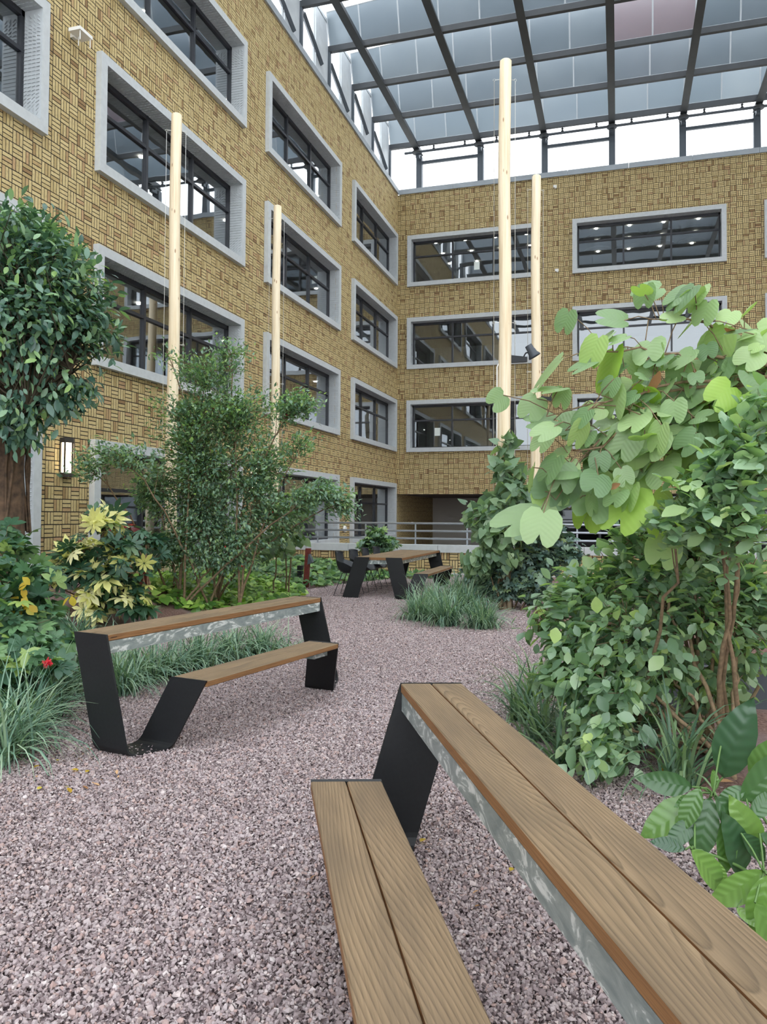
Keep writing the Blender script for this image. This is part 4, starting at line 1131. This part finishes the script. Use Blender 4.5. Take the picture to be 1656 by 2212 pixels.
# leafy shrub along the left picture edge
lb = ground(-60, 1560)
dL = float((lb - CAM) @ FWD)
blobs = [B(20, 1180, 60, 45, 1.2, dL + 1.2), B(55, 1260, 80, 50, 1.6, dL + .8), B(40, 1340, 80, 45, 1.8, dL + .5), B(90, 1310, 50, 30, .7, dL + .9), B(30, 1400, 70, 40, 1.4, dL + .2), B(75, 1420, 45, 28, .8, dL), B(20, 1480, 45, 35, .8, dL), B(-60, 1300, 90, 120, 1.5, dL + .5), B(130, 1380, 28, 16, .25, dL + .3)]
shrub('powder_puff_shrub', 'leafy green shrub with a red puff flower at the left edge', 'shrub', lb, blobs, 150, 4.2, PROTO_SPRAY, L_left, .105, M_twig, 300, 41, .06, .15, .010, .2, .9, 4, .1)
fl = empty('puff_flower', tuple(at(103, 1432, dL - .35))); tag(fl, 'red powder puff flower left of the picnic table', 'flower')
mb = MB(); rr = np.random.default_rng(3)
for k in range(90):
    d = norm(rr.normal(size=(1, 3)))[0]; mb.tube([(0, 0, 0), tuple(d * rr.uniform(.02, .042))], .0016, 3, False)
mb.build('stamens', M_redflower, fl); MB().tube([(0, 0, 0), (-.05, .05, -.05), (-.12, .10, -.02)], .004, 5).build('flower_stalk', M_twig, fl)
yr = np.random.default_rng(9)
yl = [(50, 1290), (62, 1262), (42, 1312), (66, 1300), (150, 1292), (30, 1330)]
for k, (u, v) in enumerate(yl):
    pass
MT = frames(np.array([at(u + yr.normal(0, 6), v + yr.normal(0, 5), dL + .5) for u, v in yl for _ in range(3)]), yr.normal(0, .5, (18, 3)) + [0, 0, -.5], yr.normal(0, .4, (18, 3)) + [.2, -.6, .5], np.full(18, .085))
yb0 = at(60, 1290, dL + .5); yo = empty('yellow_leaves', tuple(yb0)); tag(yo, 'cluster of yellowing leaves in the left edge shrub', 'leaves'); put_leaves(yo, yb0, PROTO_ROUND, MT, L_yellow, 18)

# ------------------------------------------------------------------ grass-like clumps
def clump(p, n, ln, w, seed, label, m=L_grass, name='lily_turf', spread=.07, stiff=.5, group='grass-like lily turf clumps'):
    r = np.random.default_rng(seed); seg = 7
    az = r.uniform(0, 2 * math.pi, n); lean = r.beta(1.7, 1.3, n) * 1.15 + .08; L = ln * r.uniform(.6, 1.25, n)
    root = r.normal(0, spread, (n, 2)); V = np.zeros((n, seg * 2, 3)); s = np.linspace(0, 1, seg)
    dirv = np.stack([np.cos(az), np.sin(az)], -1); sidev = np.stack([-np.sin(az), np.cos(az)], -1)
    ang = lean[:, None] * .72 + s[None] ** 1.4 * (lean[:, None] * 2.0 * (1.35 - stiff) + .25)
    dl = L[:, None] / (seg - 1)
    hx = np.concatenate([np.zeros((n, 1)), np.cumsum(np.sin(ang[:, :-1]) * dl, 1)], 1); hz = np.concatenate([np.zeros((n, 1)), np.cumsum(np.cos(ang[:, :-1]) * dl, 1)], 1)
    hz = np.maximum(hz, .006)
    wd = w * (1 - s ** 2.5)[None] * r.uniform(.7, 1.2, n)[:, None] * .5 + .0006
    wob = r.normal(0, .03, n)[:, None] * s[None] ** 2
    for k, sg in ((0, -1), (1, 1)):
        V[:, k::2, :2] = root[:, None] + dirv[:, None] * hx[..., None] + sidev[:, None] * (sg * wd + wob)[..., None]
        V[:, k::2, 2] = hz + (.25 * wd if k else 0)
    T = np.array([(2 * i, 2 * i + 1, 2 * i + 3, 2 * i + 2) for i in range(seg - 1)])
    F = (T[None] + (np.arange(n) * seg * 2)[:, None, None]).reshape(-1, 4)
    o = link(name, np_mesh(name, V.reshape(-1, 3), F, m, np.repeat(r.random(n), seg * 2), True)); o.location = tuple(p); tag(o, label, 'grass', group)
    return o
gl = [((255, 1500), .42, 'lily turf clump under the near end of the left picnic table'), ((305, 1478), .42, 'lily turf clump just behind the near legs of the left table'), ((365, 1462), .44, 'lily turf clump under the middle of the left table top, left one'), ((430, 1445), .44, 'lily turf clump under the middle of the left table top, right one'), ((500, 1428), .42, 'lily turf clump behind the left table bench'), ((560, 1418), .38, 'lily turf clump behind the far half of the left table'), ((618, 1412), .30, 'lone lily turf tuft next to the far leg of the left table'),
      ((200, 1455), .42, 'lily turf clump left of the near table leg, higher one'), ((140, 1500), .42, 'lily turf clump left of the near table leg, lower one'), ((90, 1555), .44, 'lily turf clump at the left edge shrub foot'), ((40, 1600), .46, 'lily turf clump at the left picture edge'), ((-10, 1650), .46, 'lily turf clump cut by the left picture edge'), ((160, 1390), .4, 'lily turf clump before the variegated plant'), ((20, 1500), .42, 'lily turf clump deep under the left edge shrub')]
for k, ((u, v), ln, lab) in enumerate(gl): clump(ground(u, v), 210 if k != 6 else 50, ln * 1.25, .012, 100 + k, lab, stiff=.3, spread=.07)
gm = [((905, 1340), .46, 'left lily turf clump before the dining table bench'), ((965, 1352), .52, 'middle lily turf clump before the dining table bench'), ((1010, 1325), .50, 'rear lily turf clump at the foot of the climber pole'), ((1042, 1358), .40, 'small lily turf clump right of the dining table bench'), ((985, 1300), .5, 'lily turf clump behind the others at the climber pole'), ((935, 1318), .48, 'lily turf clump between the dining bench and the gravel')]
for k, ((u, v), ln, lab) in enumerate(gm): clump(ground(u, v), 320, ln * 1.2, .013, 130 + k, lab, spread=.075, stiff=.36)
gr = [((1125, 1560), .40, 'lily turf clump at the far end of the right table'), ((1165, 1600), .44, 'second lily turf clump along the right table'), ((1215, 1660), .42, 'lily turf clump along the right table under the rounded shrub'), ((1150, 1510), .38, 'lily turf clump at the left foot of the rounded shrub'), ((1270, 1625), .42, 'lily turf clump below the rounded shrub middle'), ((1350, 1640), .42, 'lily turf clump in shade below the rounded shrub'), ((1465, 1700), .50, 'broad bladed lily turf clump left of the large glossy plant'), ((1400, 1600), .4, 'dark lily turf clump among the shrub stems')]
for k, ((u, v), ln, lab) in enumerate(gr): clump(ground(u, v), 66, ln * 1.35, .018, 150 + k, lab, L_grassR, stiff=.5, spread=.04)

# ------------------------------------------------------------------ ground cover
def cover(name, label, poly, n, proto, m, size, seed, nparts, hz=.06):
    r = np.random.default_rng(seed); P = np.array(poly, float); lo, hi = P.min(0), P.max(0); pts = []
    while len(pts) < n:
        q = lo + r.random(2) * (hi - lo); c = False; j = len(P) - 1
        for i in range(len(P)):
            if (P[i, 1] > q[1]) != (P[j, 1] > q[1]) and q[0] < (P[j, 0] - P[i, 0]) * (q[1] - P[i, 1]) / (P[j, 1] - P[i, 1]) + P[i, 0]: c = not c
            j = i
        if c: pts.append((q[0], q[1], hill(*q) + hz * (.3 + 1.6 * r.random() ** 1.3)))
    pts = np.array(pts); b = np.array([P[:, 0].mean(), P[:, 1].mean(), 0]); root = empty(name, tuple(b)); tag(root, label, 'ground cover')
    ax = r.normal(0, .7, (n, 3)) * [1, 1, .25] + [.25, -.45, -.15]; nr = r.normal(0, .28, (n, 3)) + [.12, -.35, .8]
    put_leaves(root, b, proto, frames(pts, ax, nr, size * np.exp(r.normal(0, .2, n))), m, nparts)
    mb = MB()
    for k in range(60):
        a = pts[r.integers(n)].copy(); e = a + r.normal(0, .25, 3) * [1, 1, 0]; a[2] = hill(a[0], a[1]) + .03; e[2] = hill(e[0], e[1]) + .03
        mb.tube([tuple(a), tuple((a + e) / 2 + [0, 0, .03]), tuple(e)], .005, 4, False)
    mb.build('runners', M_twig, root, off=b)
cover('pothos_cover', 'bright yellow green pothos ground cover behind the left picnic table', [(1.3, 10.5), (2.6, 10.15), (3.55, 10.6), (3.7, 11.6), (3.55, 13.3), (3.2, 14.3), (1.6, 13.6), (1.0, 12.0)], 1500, PROTO_HEART, L_pothos, .125, 51, 300)
cover('ivy_cover', 'darker ivy ground cover running back to the low brick wall', [(1.2, 13.4), (3.2, 14.2), (3.3, 15.6), (3.9, 17.2), (4.0, 18.8), (.5, 18.8), (.4, 14)], 1900, PROTO_HEART, L_ivy, .12, 52, 300, .09)
cover('ivy_cover', 'small ivy patch under the far end of the dining table', [(3.9, 17.6), (5.2, 17.8), (5.2, 18.8), (3.9, 18.9)], 160, PROTO_HEART, L_ivy, .12, 53, 60, .09)

# shrub on the garden wall side, behind the chairs
wb = ground(818, 1246); wd = float((wb - CAM) @ FWD)
shrub('rounded_shrub', 'small rounded dark green shrub behind the black armchairs', 'shrub', wb, [B(818, 1168, 32, 22, 2, wd), B(812, 1150, 16, 14, .6, wd), B(840, 1175, 18, 14, .7, wd), B(795, 1178, 18, 12, .6, wd)], 90, 12, PROTO_SPRAY, L_cherry, .085, M_twig, 0, 61, .05, .1, .010, .1, .8, 3, .06)

# climber on the tallest pole
ib = np.array([P3[0], P3[1] - .12, 0.04]); dI = float((ib - CAM) @ FWD) - .15
blobs = [B(1090, 1090, 75, 55, 2.2, dI), B(1050, 1130, 48, 60, 1.6, dI - .1), B(1030, 1200, 25, 50, .9, dI - .1), B(1110, 1130, 60, 45, 1.4, dI - .15), B(1095, 1020, 26, 40, .8, dI), B(1092, 965, 18, 40, .6, dI), B(1130, 1050, 35, 40, .9, dI), B(1150, 1100, 30, 40, .7, dI), B(1075, 1190, 45, 40, .8, dI - .1)]
shrub('heart_leaf_climber', 'heart leaved climber covering the foot of the tallest pole', 'climber', ib, blobs, 190, 5.5, PROTO_HEART, L_heart, .15, M_twig, 300, 71, .06, .1, .009, .75, .12, 4, .05, outer=.35)
# blue green shrubs to its right
q = ground(1135, 1318); dq = float((q - CAM) @ FWD)
shrub('blue_green_shrub', 'blue green shrub with pale stems right of the climber pole', 'shrub', q, [B(1090, 1220, 75, 45, 2, dq), B(1150, 1190, 75, 50, 2, dq + .2), B(1060, 1265, 50, 30, 1, dq), B(1140, 1260, 60, 35, 1.2, dq - .1), B(1210, 1200, 45, 50, 1.0, dq), B(1190, 1140, 35, 25, .6, dq)], 190, 13, PROTO_SPRAY, L_blue, .085, M_twig, 120, 72, .06, .1, .009, .15, .8, 5, .1)
q = ground(1000, 1300); dq = float((q - CAM) @ FWD)
shrub('blue_green_shrub', 'low blue green shrub at the left foot of the climber', 'shrub', q, [B(1040, 1230, 40, 40, 1, dq + .3)], 34, 10, PROTO_SPRAY, L_blue, .08, M_twig, 0, 73, .05, .1, .009, .15, .8, 3, .08)

# ------------------------------------------------------------------ right hand shrubs in the foreground
rb = ground(1545, 1640); rb[2] = .03; dR = float((rb - CAM) @ FWD)
blobs = [B(1250, 1290, 80, 60, 2.0, dR + .3), B(1330, 1240, 90, 60, 1.8, dR + .5), B(1240, 1380, 75, 60, 2.0, dR + .1), B(1340, 1360, 100, 80, 3.0, dR), B(1300, 1470, 90, 60, 2.2, dR - .15), B(1220, 1460, 55, 50, 1.2, dR), B(1300, 1570, 60, 55, 1.2, dR - .3), B(1440, 1340, 90, 90, 2.4, dR + .1), B(1470, 1220, 90, 70, 2.2, dR + .1), B(1420, 1440, 70, 50, 1.4, dR), B(1560, 1250, 80, 90, 2.2, dR), B(1590, 1120, 70, 80, 2.0, 3.9), B(1610, 990, 60, 80, 1.8, 3.9), B(1530, 1060, 60, 50, 1.2, 3.95), B(1490, 1130, 60, 40, 1.0, 4.0), B(1500, 1150, 90, 50, 1.4, dR), B(1600, 1380, 60, 90, 1.6, dR + .1), B(1300, 1640, 30, 30, .35, dR - .5), B(1160, 1330, 25, 60, .5, dR + .2), B(1370, 1160, 60, 35, .8, dR + .3), B(1500, 1460, 80, 60, 1.4, dR + .1), B(1560, 1520, 80, 50, .6, dR + .3), B(1620, 1300, 60, 120, 1.8, dR), B(1400, 1260, 90, 60, 1.8, dR + .2), B(1520, 1330, 90, 80, 1.8, dR), B(1640, 890, 30, 50, .6, 3.9)]
shrub('rounded_leaf_shrub', 'large dense shrub with rounded green leaves beside the right table', 'shrub', rb, blobs, 860, 9, PROTO_ROUND, L_right, .082, M_twig, 300, 81, .06, .1, .011, .1, 1.1, 7, .22, outer=.42)
mb = MB()
for (a, b_, c_, r_) in [((1440, 1660), (1430, 1500), (1445, 1290), .016), ((1600, 1640), (1585, 1540), (1590, 1380), .015), ((1545, 1650), (1500, 1545), (1390, 1490), .012), ((1590, 1700), (1560, 1610), (1640, 1480), .018), ((1520, 1640), (1530, 1480), (1560, 1250), .015)]:
    mb.tube([tuple(x) for x in bez(ground(*a), at(*b_, dR - .05), at(*c_, dR), 8)], [r_ * (1 - .06 * k) for k in range(8)], 7)
rs = empty('shrub_stems', tuple(rb)); tag(rs, 'bare pale brown stems at the foot of the large right shrub', 'stems'); mb.build('woody_stems', M_twig, rs, True, off=rb)

# orchid tree with big two-lobed leaves
bb = np.array([11.6, 5.6, 0.0]); dB = 4.35
root = empty('orchid_tree', tuple(bb)); tag(root, 'orchid tree branch with large pale two lobed leaves, upper right', 'tree')
rr = np.random.default_rng(91); mb = MB()
hub = at(1760, 820, dB)
mb.tube([tuple(x) for x in bez(bb, (bb + hub) / 2 + [.1, 0, .2], hub, 8)], [.05 - .003 * k for k in range(8)], 9)
ends = [((1640, 700), (1500, 665), (1400, 690), 0), ((1600, 760), (1450, 735), (1270, 770), -.1), ((1620, 800), (1400, 790), (1220, 930), -.15), ((1650, 850), (1450, 830), (1180, 900), -.1), ((1600, 860), (1350, 880), (1190, 1030), -.15), ((1640, 900), (1480, 920), (1330, 1060), 0), ((1650, 760), (1560, 760), (1500, 900), .1), ((1660, 900), (1540, 990), (1440, 1120), .1), ((1660, 850), (1400, 900), (1230, 1100), .0), ((1680, 730), (1620, 690), (1560, 800), 0), ((1640, 820), (1400, 800), (1330, 900), .15), ((1700, 900), (1600, 900), (1560, 1050), .1), ((1640, 880), (1280, 860), (1200, 1080), -.1), ((1640, 880), (1330, 820), (1260, 1080), .05)]
pos = []; ax = []; nr = []
for a, b_, c_, dz in ends:
    pts = bez(hub, at(*b_, dB + dz), at(*c_, dB + dz), 12); pts[1:-1] += rr.normal(0, .012, (10, 3))
    mb.tube([tuple(p) for p in pts], [.014 - .001 * k for k in range(12)], 6, False)
    n = 22
    for t in np.linspace(.25, 1.0, n):
        f = t * 11; i0 = min(int(f), 10); p = pts[i0] + (pts[i0 + 1] - pts[i0]) * (f - i0); tan = pts[i0 + 1] - pts[i0]; tan /= np.linalg.norm(tan)
        off = rr.normal(0, .10, 3) * [1, 1, 1] + [0, 0, -.01]
        q = p + off; mb.tube([tuple(p), tuple((p + q) / 2 + [0, 0, .02]), tuple(q)], .003, 4, False)
        pos.append(q); ax.append(tan * .4 + rr.normal(0, .4, 3) + np.array([-.15, -.2, -.55])); nr.append(np.array([-.05, -.55, .75]) + rr.normal(0, .32, 3))
mb.build('branches', M_twig, root, True, off=bb)
pos = np.array(pos); sz = .142 * np.exp(rr.normal(0, .28, len(pos)))
put_leaves(root, bb, PROTO_BAU, frames(pos, np.array(ax), np.array(nr), sz), L_bau, 300)
dp = np.array([at(1425, 800, dB - .2), at(1570, 718, dB - .2), at(1340, 1045, dB - .2), at(1500, 830, dB - .1), at(1390, 880, dB - .15)])
put_leaves(root, bb, PROTO_OV, frames(dp, rr.normal(0, .4, (5, 3)) + [0, 0, -.6], rr.normal(0, .4, (5, 3)) + [0, -.7, .3], np.array([.14, .13, .09, .1, .08])), L_dead, 5, 'dried_leaf')

# large glossy-leaved plant bottom right
gb = np.array([9.86, 3.25, .0])
root = empty('glossy_plant', tuple(gb)); tag(root, 'young plant with large glossy bright green leaves, bottom right', 'plant')
spec = [  # base px, tip px, depth, tilt
    ((1495, 1700), (1410, 1688), 3.05, .2), ((1512, 1702), (1478, 1772), 2.95, .0), ((1540, 1710), (1545, 1672), 3.05, .5), ((1560, 1680), (1600, 1560), 3.1, -.6), ((1545, 1720), (1608, 1800), 2.9, .1), ((1535, 1722), (1510, 1830), 2.95, -.3),
    ((1560, 1770), (1575, 1865), 2.9, -.2), ((1480, 1835), (1425, 1818), 2.85, .4), ((1492, 1835), (1560, 1910), 2.8, .2), ((1530, 1850), (1562, 1900), 2.85, -.1), ((1500, 1770), (1455, 1815), 2.95, -.2), ((1648, 1880), (1562, 1945), 2.75, .3), ((1655, 1890), (1640, 2010), 2.7, 0.),
    ((1620, 1770), (1665, 1720), 2.9, .2), ((1600, 1730), (1690, 1650), 2.95, -.4), ((1625, 1690), (1660, 1620), 3.0, -.6), ((1600, 1800), (1650, 1850), 2.85, .2), ((1640, 1800), (1720, 1870), 2.8, .2), ((1500, 1720), (1470, 1735), 3.0, .0), ((1590, 1960), (1625, 1990), 2.75, -.3), ((1560, 1590), (1610, 1570), 3.1, .3), ((1530, 1730), (1415, 1778), 3.0, .1), ((1610, 1700), (1560, 1730), 2.95, .2), ((1630, 1950), (1700, 2080), 2.65, .1), ((1600, 1890), (1590, 1800), 2.9, -.4), ((1640, 1830), (1600, 1760), 2.9, -.2)]
mb = MB(); rr = np.random.default_rng(77)
stems = [at(1540, 1715, 3.0), at(1500, 1835, 2.85), at(1650, 1885, 2.75), at(1610, 1720, 2.95)]
for s in stems: mb.tube([tuple(x) for x in bez(gb + rr.normal(0, .05, 3) * [1, 1, 0], (gb + s) / 2  + [0, 0, .08], s, 7)], [.009 - .0007 * k for k in range(7)], 6)
pos = []; ax = []; nr = []; sz = []
for (a, b_, d, t) in spec:
    p0, p1 = at(a[0], a[1], d), at(b_[0], b_[1], d - .03 + .10 * t); v = p1 - p0; s = min(stems, key=lambda q: np.linalg.norm(q - p0))
    mb.tube([tuple(s), tuple((s + p0) / 2 + [0, 0, .01]), tuple(p0)], .004, 5, False)
    pos.append(p0); ax.append(v); sz.append(np.linalg.norm(v) * 1.3); nr.append(-FWD * .9 + np.array([-.1, 0, .55]) + rr.normal(0, .22, 3) + np.array([t * .3, 0, 0]))
mb.build('stalks', plain('green_stalk', S(96, 128, 70), .6), root, True, off=gb)
put_leaves(root, gb, PROTO_BIG if 'PROTO_BIG' in globals() else ovate(.45, .16, .24, rows=(0, .07, .2, .36, .52, .68, .84, 1.0), power=.95, wave=.008), frames(np.array(pos), np.array(ax), np.array(nr), np.array(sz)), L_big, 40)

# dark planter box among the stems, fallen leaves on the gravel
pb = ground(1520, 1590); r = empty('planter_box', (pb[0] + .1, pb[1] + .9, 0), .15); tag(r, 'low dark grey planter trough behind the right shrub stems', 'planter')
dg = plain('slate_grey_planter', S(66, 72, 78), .6)
MB().box(-.5, .5, -.2, -.17, 0, .34).box(-.5, .5, .17, .2, 0, .34).box(-.5, -.47, -.2, .2, 0, .34).box(.47, .5, -.2, .2, 0, .34).build('trough', dg, r); MB().box(-.47, .47, -.17, .17, .02, .29).build('soil_fill', M_mulch, r); MB().box(-.52, .52, -.22, -.16, .33, .355).box(-.52, .52, .16, .22, .33, .355).build('rim', dg, r)
lf = np.random.default_rng(64); me1 = leaf_mesh(PROTO_OV, L_dead); me2 = leaf_mesh(PROTO_ROUND, L_yellow)
for k in range(46):
    if k < 26: u, v = lf.uniform(20, 260), lf.uniform(1620, 1720)
    elif k < 36: u, v = lf.uniform(600, 1250), lf.uniform(1500, 2150)
    else: u, v = lf.uniform(1380, 1640), lf.uniform(1580, 1720)
    p = ground(u, v)
    o = link('fallen_leaf', me1 if k % 3 else me2); s = lf.uniform(.018, .045) if k < 36 else lf.uniform(.05, .1)
    o.scale = (s, s, s); o.location = (p[0], p[1], .022 if k < 36 else .06); o.rotation_euler = (lf.uniform(-.3, .3), lf.uniform(-.3, .3), lf.uniform(0, 6.28))
    tag(o, ['small dry fallen leaf on the gravel below the left edge shrub', 'small dry fallen leaf on the open gravel between the tables', 'large dry fallen leaf on the mulch under the right shrub'][(k >= 26) + (k >= 36)], 'leaf', 'fallen leaves on the gravel')
